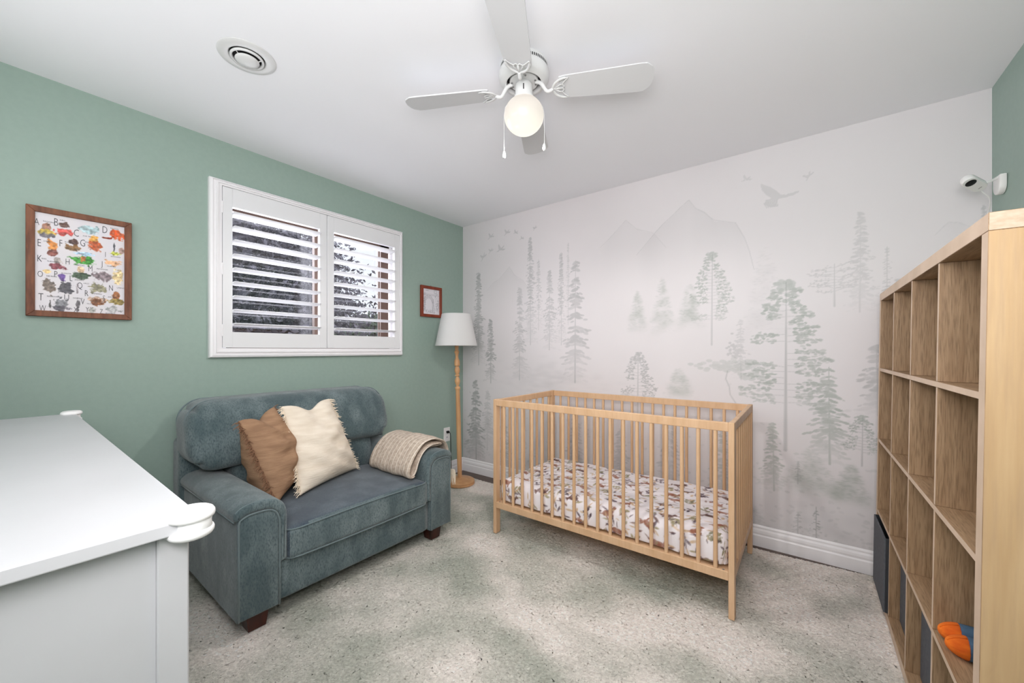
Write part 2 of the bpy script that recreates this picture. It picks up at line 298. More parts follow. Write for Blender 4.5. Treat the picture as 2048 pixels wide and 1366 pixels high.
M['print'] = mat('printed_paper', (222, 220, 226), .35, attr='paint')
M['ink'] = mat('black_ink', (62, 60, 66), .6)
M['orange'] = mat('orange_knit', (236, 122, 30), .95, (206, 88, 18), 40, (1, .3, 1), bump=.4, bscale=200)
M['blueknit'] = mat('blue_knit', (72, 98, 122), .9, (54, 78, 102), 40)
M['grass'] = mat('lawn', (96, 118, 74), .9, (80, 100, 62), 3)
M['leaf'] = mat('plum_leaf', (78, 74, 88), .45, (138, 132, 144), 5, mixlo=.45, mixhi=.6, detail=8)
M['greenleaf'] = mat('green_leaf', (118, 134, 112), .6, (92, 110, 88), 4)
M['bark'] = mat('bark', (70, 58, 52), .9)
g = bpy.data.materials.new('window_glass'); g.use_nodes = True; nt = g.node_tree; nt.nodes.clear()
o_ = nt.nodes.new('ShaderNodeOutputMaterial'); mx = nt.nodes.new('ShaderNodeMixShader'); tr = nt.nodes.new('ShaderNodeBsdfTransparent'); gl = nt.nodes.new('ShaderNodeBsdfGlossy')
gl.inputs['Roughness'].default_value = .02; mx.inputs[0].default_value = .06; tr.inputs[0].default_value = (.97, .98, 1, 1)
nt.links.new(tr.outputs[0], mx.inputs[1]); nt.links.new(gl.outputs[0], mx.inputs[2]); nt.links.new(mx.outputs[0], o_.inputs[0]); M['glass'] = g
# opal globe: a lit lamp, hot where the bulb sits low inside
g = bpy.data.materials.new('lit_opal_glass'); g.use_nodes = True; nt = g.node_tree; b = nt.nodes['Principled BSDF']
tc = nt.nodes.new('ShaderNodeTexCoord'); sx = nt.nodes.new('ShaderNodeSeparateXYZ'); rp = nt.nodes.new('ShaderNodeValToRGB'); mr = nt.nodes.new('ShaderNodeMapRange')
nt.links.new(tc.outputs['Object'], sx.inputs[0]); nt.links.new(sx.outputs['Z'], mr.inputs['Value'])
mr.inputs['From Min'].default_value = -.30; mr.inputs['From Max'].default_value = -.14
nt.links.new(mr.outputs[0], rp.inputs[0]); e = rp.color_ramp.elements
e[0].position = 0; e[0].color = (1.0, .96, .82, 1); e[1].position = 1; e[1].color = (.60, .54, .48, 1); e2 = e.new(.45); e2.color = (.72, .66, .58, 1)
b.inputs['Base Color'].default_value = (.2, .19, .18, 1); b.inputs['Roughness'].default_value = .25
nt.links.new(rp.outputs[0], b.inputs['Emission Color']); b.inputs['Emission Strength'].default_value = .8; M['opal'] = g
# knitted throw with raised stripes
def striped(name, c, c2, period):
    m = mat(name, c, .95, c2, 60, (1, 1, 1), bump=.5, bscale=260); nt = m.node_tree; b = nt.nodes['Principled BSDF']
    tc = nt.nodes.new('ShaderNodeTexCoord'); sx = nt.nodes.new('ShaderNodeSeparateXYZ'); nt.links.new(tc.outputs['Object'], sx.inputs[0])
    ma = nt.nodes.new('ShaderNodeMath'); ma.operation = 'MULTIPLY'; ma.inputs[1].default_value = 1/period; nt.links.new(sx.outputs['X'], ma.inputs[0])
    fr = nt.nodes.new('ShaderNodeMath'); fr.operation = 'FRACT'; nt.links.new(ma.outputs[0], fr.inputs[0])
    lt = nt.nodes.new('ShaderNodeMath'); lt.operation = 'LESS_THAN'; lt.inputs[1].default_value = .09; nt.links.new(fr.outputs[0], lt.inputs[0])
    mx = nt.nodes.new('ShaderNodeMix'); mx.data_type = 'RGBA'; nt.links.new(lt.outputs[0], mx.inputs['Factor'])
    old = b.inputs['Base Color'].links[0].from_socket; nt.links.new(old, mx.inputs['A']); mx.inputs['B'].default_value = L4((236, 228, 216)); nt.links.new(mx.outputs['Result'], b.inputs['Base Color'])
    return m
M['throw'] = striped('knitted_throw', (210, 194, 178), (182, 164, 148), .036)

# ------------------------------------------------------------------ room shell
W, H, YB, FZ = 3.43, 2.414, -3.18, -.013     # width (x), height, back wall (y), wood floor level
floor = struct('floor')
link('floor_slab', box(B(), -.2, W+.2, YB-.2, .2, FZ-.12, FZ-.006), M['floorwood'], floor)
me = None; k = 0
for row in range(3):
    x = -.35*((row*37) % 3)
    while x < W:
        x1 = min(x+1.2, W); x0 = max(x, 0)
        if x1-x0 > .05: link('plank', box(B(), x0+.0012, x1-.0012, -.131*(row+1)+.0012, -.131*row-.0012, FZ-.006, FZ+.0005*((k*7) % 3-1), .001, 1), M['floorwood'], floor); k += 1
        x += 1.2
link('ceiling', box(B(), -.2, W+.2, YB-.2, .2, H, H+.12), M['ceiling'], kind='structure')
# window wall with its opening
WY0, WY1, WZ0, WZ1 = -2.035, -.765, 1.185, 2.145
bm = B(); box(bm, -.16, 0, YB-.2, WY0, FZ-.05, H+.05); box(bm, -.16, 0, WY1, .2, FZ-.05, H+.05)
box(bm, -.16, 0, WY0, WY1, FZ-.05, WZ0); box(bm, -.16, 0, WY0, WY1, WZ1, H+.05)
link('wall_left', bm, M['green'], kind='structure')
link('wall_right', box(B(), W, W+.12, YB-.2, .2, FZ-.05, H+.05), M['green'], kind='structure')
link('wall_back', box(B(), 0, W, YB-.12, YB, FZ-.05, H+.05), M['green'], kind='structure')
# mural wall: printed wallpaper over the wall
TREE_SEED = 5; r_ = random.Random(TREE_SEED)
cv = Canvas(0, W, 0, H, .004); cg = np.zeros_like(cv.D); cs = np.zeros_like(cv.D); blur = np.zeros_like(cv.D)
def fade(t, lo=.62): return 1.0 if t < lo else max(.12, 1-(t-lo)/(1-lo)*.85)
def fir(x, zt, zb, hw, a, green):
    D = cg if green else cv.D; hgt = zt-zb
    cv.stroke((x, zt), (x+r_.uniform(-.3, .3)*hw*.2, zb), .002, max(.004, hw*.055), a*.95, D)
    n = int(hgt/max(.016, hw*.16)); 
    for i in range(n):
        t = (i+.6)/n; z = zt-hgt*t*.97; L = hw*(.12+.88*t**.8)*r_.uniform(.55, 1.05)
        if r_.random() < .08: continue
        for s in (-1, 1):
            LL = L*r_.uniform(.55, 1.1); m = max(2, int(LL/.014))
            for q in range(m):
                f = (q+r_.random())/m; w = max(.006, hw*.13)*(1.15-.6*f)*r_.uniform(.6, 1.3)
                if r_.random() < .16: continue
                cv.dab(x+s*LL*f, z-LL*f*.28+r_.uniform(-1, 1)*.005, w*1.5, w*.62, a*fade(t)*r_.uniform(.55, 1.15), -s*.3+r_.uniform(-.3, .3), D=D, rim=.25)
def softfir(x, zt, zb, hw, a, green):
    for i in range(70):
        t = r_.random()**.8; z = zt-(zt-zb)*t; L = hw*(.1+.9*t**.8)
        cv.dab(x+r_.uniform(-1, 1)*L*.8, z, L*.45+.012, .02+L*.22, a*.2*fade(t, .8), r_.uniform(-.2, .2), edge=.95, mode='add', D=cs if green else blur)
    for i in range(int(40+hw*900)):
        t = r_.random()**.8; z = zt-(zt-zb)*t; L = hw*(.08+.9*t**.8)
        cv.dab(x+r_.uniform(-1, 1)*L, z, .016, .0045, a*.75*fade(t, .7)*r_.uniform(.4, 1), r_.uniform(-.3, .3), edge=.7, D=cg if green else cv.D)
def pine(x, zt, zb, hw, a, green, crown=True):
    D = cg if green else cv.D; hgt = zt-zb
    cv.stroke((x+.004, zt), (x, zb), .003, max(.005, hw*.06), a*.8, cv.D)
    if crown:
        for i in range(40):
            cv.dab(x+r_.gauss(0, 1)*hw*.11, zt-abs(r_.gauss(0, 1))*hw*.2+hw*.05, hw*.085, hw*.06, a*r_.uniform(.6, 1.1), r_.uniform(-.5, .5), D=D, rim=.2)
    n = max(6, int(hgt/(hw*.2)))
    for i in range(n):
        t = (i+1)/n
        if t > .88: break
        z = zt-hgt*t*.8-hw*.1
        for s in (-1, 1):
            if r_.random() < .15: continue
            L = hw*(.3+.75*min(1, t*1.6))*r_.uniform(.5, 1); dz = r_.uniform(-.03, .07)*s*0+r_.uniform(-.01, .06)*hw*2
            cv.stroke((x, z-dz*.4), (x+s*L, z+dz*.3), .003, .002, a*.55, cv.D)
            for q in range(9+int(L/.010)):
                f = r_.uniform(.3, 1.05)
                cv.dab(x+s*L*f, z+dz*.3*f+r_.gauss(0, .004+hw*.03), hw*r_.uniform(.035, .085), hw*r_.uniform(.018, .042), a*r_.uniform(.5, 1.2)*fade(t, .75), r_.uniform(-.4, .4), D=D, rim=.3)
def bare(x, zt, zb, hw, a):
    cv.stroke((x, zt), (x, zb), .003, .006, a)
    for i in range(9):
        z = zt-(zt-zb)*i*.07
        for s in (-1, 1):
            L = hw*r_.uniform(.6, 1.1); p = (x, z-.02); 
            for q in range(3):
                n_ = (p[0]+s*L/3, p[1]+r_.uniform(-.008, .016)); cv.stroke(p, n_, .002, .002, a*.7); p = n_
                for e_ in range(4): cv.dab(p[0]+r_.uniform(-.012, .012), p[1]+r_.uniform(-.006, .01), .006, .003, a*.8)
for k_, x, zt, zb, hw, a, gr in TREES:
    {'fir': fir, 'soft': softfir, 'pine': pine, 'bare': lambda *q: bare(*q[:5])}[k_](x, zt, zb, hw, a, gr)
# flat-crowned pine
for i in range(90): cv.dab(2.345+r_.gauss(0, .075), 1.085+r_.gauss(0, .017), .022, .012, .13*r_.uniform(.6, 1.1), 0, D=cg, rim=.3)
for i in range(30): cv.dab(2.46+r_.gauss(0, .035), 1.02+r_.gauss(0, .01), .02, .011, .14, 0, D=cg, rim=.3)
for i in range(40): cv.dab(2.37+r_.gauss(0, .022), 1.14+abs(r_.gauss(0, .05)), .010, .008, .14, 0, rim=.3)
for p, q in zip([(2.335, 1.05), (2.325, 1.0), (2.345, .95), (2.35, .9)], [(2.325, 1.0), (2.345, .95), (2.35, .9), (2.38, .85)]): cv.stroke(p, q, .005, .006, .14)
# forest floor masses
for i in range(260):
    x = r_.uniform(0, W); z = abs(r_.gauss(0, .17))+.03; s = r_.uniform(.5, 1)
    cv.dab(x, z, .09*s, .05*s, r_.uniform(.01, .035), r_.uniform(-.3, .3), edge=.9, mode='add', D=blur)
for i in range(900):
    x = r_.uniform(0, W); z = .02+abs(r_.gauss(0, .26)); cv.dab(x, z, .014*r_.uniform(.5, 1.4), .008, .09*r_.uniform(.3, 1), r_.uniform(-.6, .6), rim=.5, D=cg if r_.random() < .4 else cv.D)
for i in range(160): # veil beneath the group of tall firs
    cv.dab(.95+r_.gauss(0, .25), .93+r_.gauss(0, .07), .07, .022, .02, 0, edge=.9, mode='add', D=blur)
for rg, aa in zip(RIDGES, (.065, .045, .045, .04)):
    for i in range(len(rg)-1):
        (xa, za), (xb, zb_) = rg[i], rg[i+1]; cv.stroke((xa, za), (xb, zb_), .003, .003, aa*1.5)
    i0 = int(rg[0][0]/cv.res); i1 = int(rg[-1][0]/cv.res)
    xs = np.arange(i0, i1)*cv.res; zs = np.interp(xs, [p[0] for p in rg], [p[1] for p in rg])+(fbm(1, len(xs), 12, 3, 3)[0]-.5)*.03
    for i, z in zip(range(i0, i1), zs):
        zz = cv.z0+np.arange(cv.ny)*cv.res; d = z-zz; side = min(1, (i-i0)/20, (i1-i)/20)
        blur[:, i] += np.where(d > 0, aa*np.exp(-d/.16), 0)*side
def bird(x, z, s, a, D_):
    c, q = math.cos(a), math.sin(a)
    for pts in ([(-.15, 0), (.45, .06), (.5, .0), (.2, -.1), (-.35, -.1), (-.6, -.02)], [(.1, 0), (.0, .5), (-.12, .42), (-.2, .02)], [(.1, -.02), (.5, -.3), (.3, -.35), (-.12, -.08)]):
        cv.poly([(x+s*(p[0]*c-p[1]*q), z+s*(p[0]*q+p[1]*c)) for p in pts], D_)
for x, z, s, a in BIRDS: bird(x, z, s*.95, a, .17 if x < 1.5 else .10)
cv.poly(BIGBIRD, .105); 
for i in range(7): cv.stroke((2.53+i*.011, 2.075), (2.545+i*.009, 2.045), .0016, .0016, .14)
ny, nx = cv.D.shape
Zg = np.linspace(0, H, ny)[:, None]; Xg = np.linspace(0, W, nx)[None, :]
f1 = fbm(ny, nx, 4, 5, 21); f2 = fbm(ny, nx, 30, 3, 22); f3 = fbm(ny, nx, 8, 5, 23)
wash = np.clip((.62-Zg)/.62, 0, 1)**1.3*(.02+.14*f3)+np.clip((f1-.45)*.14, 0, .05)+np.clip(.35-Xg, 0, .35)*np.clip(1.2-Zg, 0, 1)*.35
ink = np.clip(cv.D*(1-.22*np.clip((.9-Xg)/.6, 0, 1))*(.82+.36*f2), 0, .6); gink = np.clip(cg*(.8+.4*f2), 0, .6); bl = np.clip(blur*(.7+.6*f3)+wash, 0, .6); gs = np.clip(cs*(.7+.6*f3), 0, .4)
col = np.empty((ny, nx, 3)); col[:] = (225, 221, 223)
lamp_warmth = np.clip(1-np.abs(Xg-1.2)/1.6, 0, 1)*np.clip(Zg/2, 0, 1); col += lamp_warmth[..., None]*np.array([1, -1, -1])*1.5  # warm lamp light on the upper middle, tinted into the print
pinkish = np.clip(f3-.5, 0, .3)[..., None]*np.clip((.7-Zg)/.7, 0, 1)[..., None]
def over(c, t, a): a = a[..., None]; return c*(1-a)+np.array(t)*a
col = over(col, (108, 112, 112), bl); col = over(col, (96, 118, 100), gs); col = over(col, (72, 82, 80), ink); col = over(col, (74, 100, 82), gink)
col += pinkish*np.array([20, 0, 4])
wf = struct('wall_far')
link('wall_core', box(B(), -.05, W+.05, .0015, .15, FZ-.05, H+.05), M['ceiling'], wf)
mu = painted('wallpaper', nx, ny, lambda u, v: (u*W, 0*u, v*H), col, M['mural'], wf)
# skirting boards
prof = [(0, FZ), (.016, FZ), (.016, .052), (.012, .060), (.014, .072), (.012, .084), (.006, .094), (.007, .104), (.003, .112), (0, .114)]
link('baseboard_far', prism(B(), [(-p[0], p[1]) for p in prof], 0, 0, W), M['trim'], kind='structure')
link('baseboard_left', prism(B(), prof, 1, YB, 0), M['trim'], kind='structure')
link('baseboard_right', prism(B(), [(W-p[0], p[1]) for p in prof], 1, YB, 0), M['trim'], kind='structure')

# ------------------------------------------------------------------ rug
def rug():
    x0, x1, y0 = .03, 3.28, -3.12; nx_, ny_ = 640, 620
    u, v = np.meshgrid(np.linspace(0, 1, nx_), np.linspace(0, 1, ny_))
    X = x0+(x1-x0)*u; ytop = -.142+.040*(X-.5)+.006*np.sin(X*9); Y = y0+(ytop-y0)*v
    X = X+rng.normal(0, .0022, X.shape); Y = Y+rng.normal(0, .0022, Y.shape)
    Z = -.004+rng.uniform(-.0022, .0022, X.shape)+(fbm(ny_, nx_, 9, 4, 31)-.5)*.006
    a = fbm(ny_, nx_, 5, 4, 32); b = fbm(ny_, nx_, 13, 5, 33); 
    st = np.sin((X*.8+Y*1.9)*5.2+4*(a-.5)*2+1.0)*.5+.5
    t = np.clip((a*.55+b*.45-.5)*3.4+.55+(st-.5)*.5, 0, 1)
    for bx in ((0, 0), (-1, 0), (0, -1), (0, 1)): pass
    c = np.array((248, 238, 230))*t[..., None]+np.array((182, 184, 172))*(1-t[..., None]); c = c+rng.normal(0, 11, X.shape)[..., None]
    edge = np.zeros_like(X, bool); edge[0] = edge[-1] = True; edge[:, 0] = edge[:, -1] = True; Z[edge] = FZ+.001
    m = mat('carpet_pile', (190, 190, 176), .95, attr='paint', bump=1.0, bscale=420, spec=.05)
    o = painted('area_rug', nx_, ny_, lambda uu, vv: (X, Y, Z), c, m)
    o['label'] = 'pale sage green plush rug with mottled brushed pile covering the wood floor'; o['category'] = 'rug'
rug()

# ------------------------------------------------------------------ window
win = struct('window_1', (0, -1.4, 1.66))
bm = B()                                     # profiled casing, four mitred sides
cas = [(-.105, 0), (-.105, .022), (-.098, .030), (-.078, .034), (-.072, .026), (-.05, .028), (-.046, .036), (-.032, .036), (-.028, .028), (0, .028), (0, 0)]
oy0, oy1, oz0, oz1 = -2.0895, -.7555, 1.1405, 2.1785
def casing_side(nm, a, b, nrm, w_, e0, e1):
    """a,b outer corners; nrm inward direction; w_ this side's width, e0/e1 the neighbours' widths at a mitre"""
    bm = B(); d = (Vector(b)-Vector(a)).normalized(); nv = Vector(nrm); r0 = []; r1 = []
    for s, h in cas:
        t = (s+.105)/.105
        r0.append(bm.verts.new(Vector((h, 0, 0))+Vector(a)+nv*t*w_+d*t*e0)); r1.append(bm.verts.new(Vector((h, 0, 0))+Vector(b)+nv*t*w_-d*t*e1))
    for i in range(len(cas)-1): bm.faces.new((r0[i], r1[i], r1[i+1], r0[i+1]))
    bm.faces.new(r0); bm.faces.new(r1)
    link(nm, bm, M['trim'], win)
wl_, wr_, wt_, wb_ = .0605, .0255, .034, .055
casing_side('casing', (0, oy0, oz0), (0, oy1, oz0), (0, 0, 1), wb_, wl_, wr_); casing_side('casing', (0, oy0, oz1), (0, oy1, oz1), (0, 0, -1), wt_, wl_, wr_)
casing_side('casing', (0, oy0, oz0), (0, oy0, oz1), (0, 1, 0), wl_, wb_, wt_); casing_side('casing', (0, oy1, oz0), (0, oy1, oz1), (0, -1, 0), wr_, wb_, wt_)
bm = B(); t_ = .012
box(bm, -.16, .001, WY0, WY0+t_, WZ0, WZ1); box(bm, -.16, .001, WY1-t_, WY1, WZ0, WZ1); box(bm, -.16, .001, WY0, WY1, WZ0, WZ0+t_); box(bm, -.16, .001, WY0, WY1, WZ1-t_, WZ1)
box(bm, -.075, -.055, WY1-.05, WY1-t_, WZ0, WZ1); box(bm, -.075, -.055, WY0+t_, WY0+.05, WZ0, WZ1)
link('jamb', bm, M['trim'], win)
bm = B(); fx0, fx1 = -.145, -.105
box(bm, fx0, fx1, -2.02, -1.955, WZ0+t_, WZ1-t_); box(bm, fx0, fx1, -.875, -.80, WZ0+t_, WZ1-t_); box(bm, fx0, fx1, -2.02, -.78, WZ1-.095, WZ1-t_); box(bm, fx0, fx1, -2.02, -.78, WZ0+t_, WZ0+.07)
link('window_frame', bm, M['brown'], win)
link('mullion', box(B(), fx0+.003, fx1+.004, -1.428, -1.378, WZ0+.05, WZ1-.07, .004), M['brown'], win)
link('track', box(B(), fx1, fx1+.012, -.905, -.893, WZ0+.05, WZ1-.07), M['brown'], win)
link('pane', box(B(), -.128, -.124, -1.955, -1.428, WZ0+.07, WZ1-.095), M['glass'], win); link('pane', box(B(), -.128, -.124, -1.378, -.875, WZ0+.07, WZ1-.095), M['glass'], win)

def shutter(lab, y0, y1, oa, ob):
    """one louvred panel spanning y0..y1 with its louvre opening oa..ob"""
    t = thing('plantation_shutter', lab, 'shutter', (.005, y0, 1.2), 'plantation shutters in the window')
    zb, zt, ob_z, ot_z = 1.199, 2.142, 1.292, 2.033
    link('stile', box(B(), -.003, .027, y0, oa, zb, zt, .0015, 1), M['shutter'], t); link('stile', box(B(), -.003, .027, ob, y1, zb, zt, .0015, 1), M['shutter'], t)
    link('top_rail', box(B(), -.003, .0268, oa, ob, ot_z, zt), M['shutter'], t); link('bottom_rail', box(B(), -.003, .0268, oa, ob, zb, ob_z), M['shutter'], t)
    bm = B(); pf = []
    for k in range(20):
        a = 2*PI*k/20; pf.append((math.cos(a)*.0445, math.sin(a)*.0055*(1 if abs(math.cos(a)) < .9 else .9)))
    prism(bm, pf, 1, -(ob-oa)/2+.003, (ob-oa)/2-.003); me = None
    bmesh.ops.rotate(bm, verts=bm.verts, cent=(0, 0, 0), matrix=Matrix.Rotation(math.radians(-8), 3, 'Y'))
    n = 9; pitch = (ot_z-ob_z-.002)/n
    for i in range(n):
        c = (.012, (oa+ob)/2, ob_z+pitch*(i+.5)+.004)
        if me is None:
            l = link('louver', bm, M['shutter'], None, smooth=40); l.parent = t; l.location = Vector(c)-offs(t); me = l.data
        else: l = inst('louver', me, c, t)
    for z in (1.3, 1.66, 2.02):
        yy = y0-.002 if y0 < -1.6 else y1+.002
        link('hinge', box(B(), .02, .030, yy-.004, yy+.004, z-.035, z+.035, .001, 1), M['trim'], t)
shutter('white louvred shutter panel covering the left half of the window', -2.026, -1.405, -1.976, -1.455)
shutter('white louvred shutter panel covering the right half of the window', -1.401, -.782, -1.352, -.833)

# ------------------------------------------------------------------ outside
link('lawn', box(B(), -40, -.4, -25, 25, -.9, -.7), M['grass'], kind='structure')
def leaves(n, cx, cy, cz, rx, ry, rz, size, seed, clumps=60):
    r = np.random.default_rng(seed); bm = None
    cc = r.normal(0, 1, (clumps, 3)); cc /= np.linalg.norm(cc, axis=1)[:, None]; cc *= r.uniform(.3, 1, (clumps, 1))**.5
    cc = cc*[rx, ry, rz]+[cx, cy, cz]; k = r.integers(0, clumps, n); p = cc[k]+r.normal(0, 1, (n, 3))*[rx*.13, ry*.13, rz*.13]
    a = r.normal(0, 1, (n, 3)); a /= np.linalg.norm(a, axis=1)[:, None]; b = np.cross(a, r.normal(0, 1, (n, 3))); b /= np.linalg.norm(b, axis=1)[:, None]
    s = size*r.uniform(.6, 1.3, (n, 1)); V = np.stack([p-a*s, p+b*s*.45, p+a*s, p-b*s*.45], 1).reshape(-1, 3); F = np.arange(4*n).reshape(-1, 4)
    return V, F
def tree(name, lab, m, c, r, trunk, n, size, seed, clumps=60):
    t = thing(name, lab, 'tree', (trunk[0], trunk[1], -.7))
    bm = B(); tube(bm, catmull([(trunk[0], trunk[1], -.72), (trunk[0], trunk[1]+.05, .4), (c[0], c[1], c[2]-.2)], 5), [.16]*6+[.12]*5, 10)
    for k in range(7):
        a = k*2.4; tube(bm, [(c[0], c[1], c[2]-.5), (c[0]+r[0]*.4*math.cos(a), c[1]+r[1]*.4*math.sin(a), c[2]+.1), (c[0]+r[0]*.8*math.cos(a), c[1]+r[1]*.8*math.sin(a), c[2]+r[2]*.5)], [.06, .035, .012], 6)
    link('trunk', bm, M['bark'], t, smooth=True)
    V, F = leaves(n, *c, *r, size, seed, clumps); me = bpy.data.meshes.new('foliage'); me.from_pydata((V-np.array(offs(t))).tolist(), [], F.tolist()); me.materials.append(m)
    o = bpy.data.objects.new('foliage', me); C.objects.link(o); o.parent = t; o['kind'] = 'stuff'
tree('plum_tree', 'dark purple-leaved tree growing outside behind the shutters', M['leaf'], (-4.6, -1.6, 2.0), (1.3, 2.85, 1.9), (-4.8, -1.4), 80000, .055, 3, 300)
tree('garden_tree', 'small grey-green tree low behind the right shutter, beyond the purple tree', M['greenleaf'], (-8.2, 4.0, 1.2), (1.2, 1.5, 1.0), (-8.2, 4.0), 5000, .09, 4)

# ------------------------------------------------------------------ pictures on the window wall
def frame(t, y0, y1, z0, z1, wd, dp, m, x0=.003):
    bm = B()
    def side(a, b, c_, d_):
        pts = [a, b, c_, d_]; lo = [bm.verts.new((x0, *p)) for p in pts]; hi = [bm.verts.new((x0+dp, *p)) for p in pts]
        bm.faces.new(lo); bm.faces.new(hi[::-1])
        for i in range(4): bm.faces.new((lo[i], hi[i], hi[(i+1) % 4], lo[(i+1) % 4]))
    for s in (((y0, z0), (y1, z0), (y1-wd, z0+wd), (y0+wd, z0+wd)), ((y0, z1), (y1, z1), (y1-wd, z1-wd), (y0+wd, z1-wd)),
              ((y0, z0), (y0, z1), (y0+wd, z1-wd), (y0+wd, z0+wd)), ((y1, z0), (y1, z1), (y1-wd, z1-wd), (y1-wd, z0+wd))):
        bm = B(); side(*s); bmesh.ops.bevel(bm, geom=bm.edges[:], offset=.0015, segments=1, affect='EDGES'); link('frame_rail', bm, m, t)
    link('backing', box(B(), x0, x0+dp*.4, y0+wd*.5, y1-wd*.5, z0+wd*.5, z1-wd*.5), M['ink'], t)
p1 = thing('framed_poster', 'large rustic brown framed alphabet poster with small coloured pictures, left of the window', 'picture', (.003, -2.576, 1.58))
frame(p1, -2.745, -2.409, 1.336, 1.825, .026, .022, M['oldframe'])
cv2 = Canvas(-2.722, -2.432, 1.358, 1.800, .0016); ny2, nx2 = cv2.D.shape
f = fbm(ny2, nx2, 5, 4, 41); g2 = fbm(ny2, nx2, 40, 3, 42); g3 = fbm(ny2, nx2, 20, 3, 43); g5 = fbm(ny2, nx2, 34, 3, 45)
pc = np.empty((ny2, nx2, 3)); pc[:] = (222, 217, 222); pc += (f-.5)[..., None]*np.array([4, 2, -4])
for y, z, ry, rz, c in BLB:
    D = np.zeros_like(cv2.D); cv2.dab(y, z, ry*1.45, rz*1.45, 1, edge=1.0, D=D)
    a = np.clip((D-.30+(g3-.5)*.9+(g2-.5)*.35)*7*(D > 0), 0, 1)*(.70+.45*g2); tone = np.array(c, float)*(.55+.95*g5[..., None]); pc = pc*(1-np.clip(a, 0, 1)[..., None])+tone*np.clip(a, 0, 1)[..., None]
pr = painted('poster_print', nx2, ny2, lambda u, v: (0*u+.0145, -2.722+.29*u, 1.358+.442*v), pc, M['print'], p1)
def letters(items, parent, x, m, name):
    bm = B()
    for s, y, z, h, wf_, thin in items:
        cu = bpy.data.curves.new('t', 'FONT'); cu.body = s; cu.align_x = 'CENTER' if len(s) == 1 else 'LEFT'; cu.size = 1; cu.resolution_u = 2; cu.offset = -thin
        ob = bpy.data.objects.new('t', cu); C.objects.link(ob); bpy.context.view_layer.update()
        me = bpy.data.meshes.new_from_object(ob.evaluated_get(bpy.context.evaluated_depsgraph_get()))
        me.transform(Matrix(((0, 0, 1, x), (h*wf_/.7, 0, 0, y), (0, h/.7, 0, z), (0, 0, 0, 1)))); bm.from_mesh(me)
        bpy.data.meshes.remove(me); bpy.data.objects.remove(ob); bpy.data.curves.remove(cu)
    return link(name, bm, m, parent)
items = [(c, y, z-h/2, h, .55 if c not in 'MW' else .5, .012) for c, y, z, h in LET]+[(s, y, z-.003, .0055, 1.0, 0) for s, y, z in WRD]
letters(items, pr, .0152, M['ink'], 'lettering')['kind'] = 'stuff'
p2 = thing('framed_drawing', 'small red-brown framed black and white ink drawing between the window and the floor lamp', 'picture', (.003, -.425, 1.62))
frame(p2, -.548, -.302, 1.484, 1.764, .026, .02, M['redframe'])
link('hanging_loop', tube(B(), catmull([(.008, -.44, 1.762), (.009, -.432, 1.771), (.009, -.424, 1.771), (.008, -.416, 1.762)], 4), .0015, 6), M['grey_metal'], p2)
cv3 = Canvas(-.524, -.326, 1.508, 1.74, .0014); D = cv3.D; r3 = random.Random(3)
for rad, a in ((.075, .8), (.062, .6), (.05, .45)):
    pts = [(-.455+rad*.8*math.cos(t), 1.60+rad*1.1*math.sin(t)) for t in np.linspace(.1, PI-.1, 14)]
    for p, q in zip(pts[:-1], pts[1:]): cv3.stroke(p, q, .0012, .0012, a)
    cv3.stroke((-.455-rad*.8, 1.60), (-.455-rad*.8, 1.53), .001, .001, a); cv3.stroke((-.455+rad*.8, 1.60), (-.455+rad*.8, 1.545), .001, .001, a)
for k in range(14):
    t = .1+(PI-.2)*k/13; cv3.stroke((-.455+.04*math.cos(t), 1.60+.055*math.sin(t)), (-.455+.06*math.cos(t), 1.60+.082*math.sin(t)), .001, .001, .6)
cv3.stroke((-.52, 1.682), (-.36, 1.682), .0012, .0012, .7); cv3.stroke((-.52, 1.692), (-.37, 1.692), .001, .001, .5)
for p, q in (((-.39, 1.705), (-.39, 1.73)), ((-.39, 1.73), (-.362, 1.73)), ((-.362, 1.73), (-.362, 1.705)), ((-.362, 1.705), (-.39, 1.705)), ((-.49, 1.722), (-.455, 1.724)), ((-.42, 1.65), (-.385, 1.55)), ((-.40, 1.65), (-.41, 1.54))): cv3.stroke(p, q, .0013, .0013, .75)
for k in range(420):
    y = r3.choice((r3.gauss(-.35, .02), r3.gauss(-.51, .012), r3.uniform(-.52, -.33))); z = r3.uniform(1.54, 1.70) if y > -.38 or y < -.49 else r3.uniform(1.52, 1.55)
    cv3.stroke((y, z), (y+r3.uniform(-.007, .007), z+r3.uniform(-.007, .007)), .0009, .0009, r3.uniform(.3, .8))
ny3, nx3 = D.shape; pc3 = np.empty((ny3, nx3, 3)); pc3[:] = (226, 222, 228); pc3 = pc3*(1-D[..., None])+np.array((45, 45, 50))*D[..., None]
painted('drawing_print', nx3, ny3, lambda u, v: (0*u+.0125, -.524+.198*u, 1.508+.232*v), pc3, M['print'], p2)

# ------------------------------------------------------------------ outlet
t = thing('wall_outlet', 'white duplex power outlet low on the green wall behind the floor lamp', 'outlet', (0, -.222, .378))
link('cover_plate', box(B(), 0, .006, -.262, -.184, .312, .444, .002), M['white_plastic'], t)
link('receptacle', box(B(), .004, .008, -.240, -.206, .388, .420, .003), M['trim'], t); link('receptacle', box(B(), .004, .008, -.240, -.206, .336, .368, .003), M['trim'], t)
link('socket_slot', box(box(B(), .0075, .0084, -.230, -.227, .347, .360), .0075, .0084, -.219, -.216, .347, .360), M['dark'], t)
link('screw', lathe(B(), [(0, .0075), (.003, .007), (.003, .005)], (0, 0, 0), 10, Vector((1, 0, 0))), M['white_plastic'], None)
s_ = bpy.data.objects['screw']; s_.parent = t; s_.location = Vector((0, -.223, .378))-offs(t)
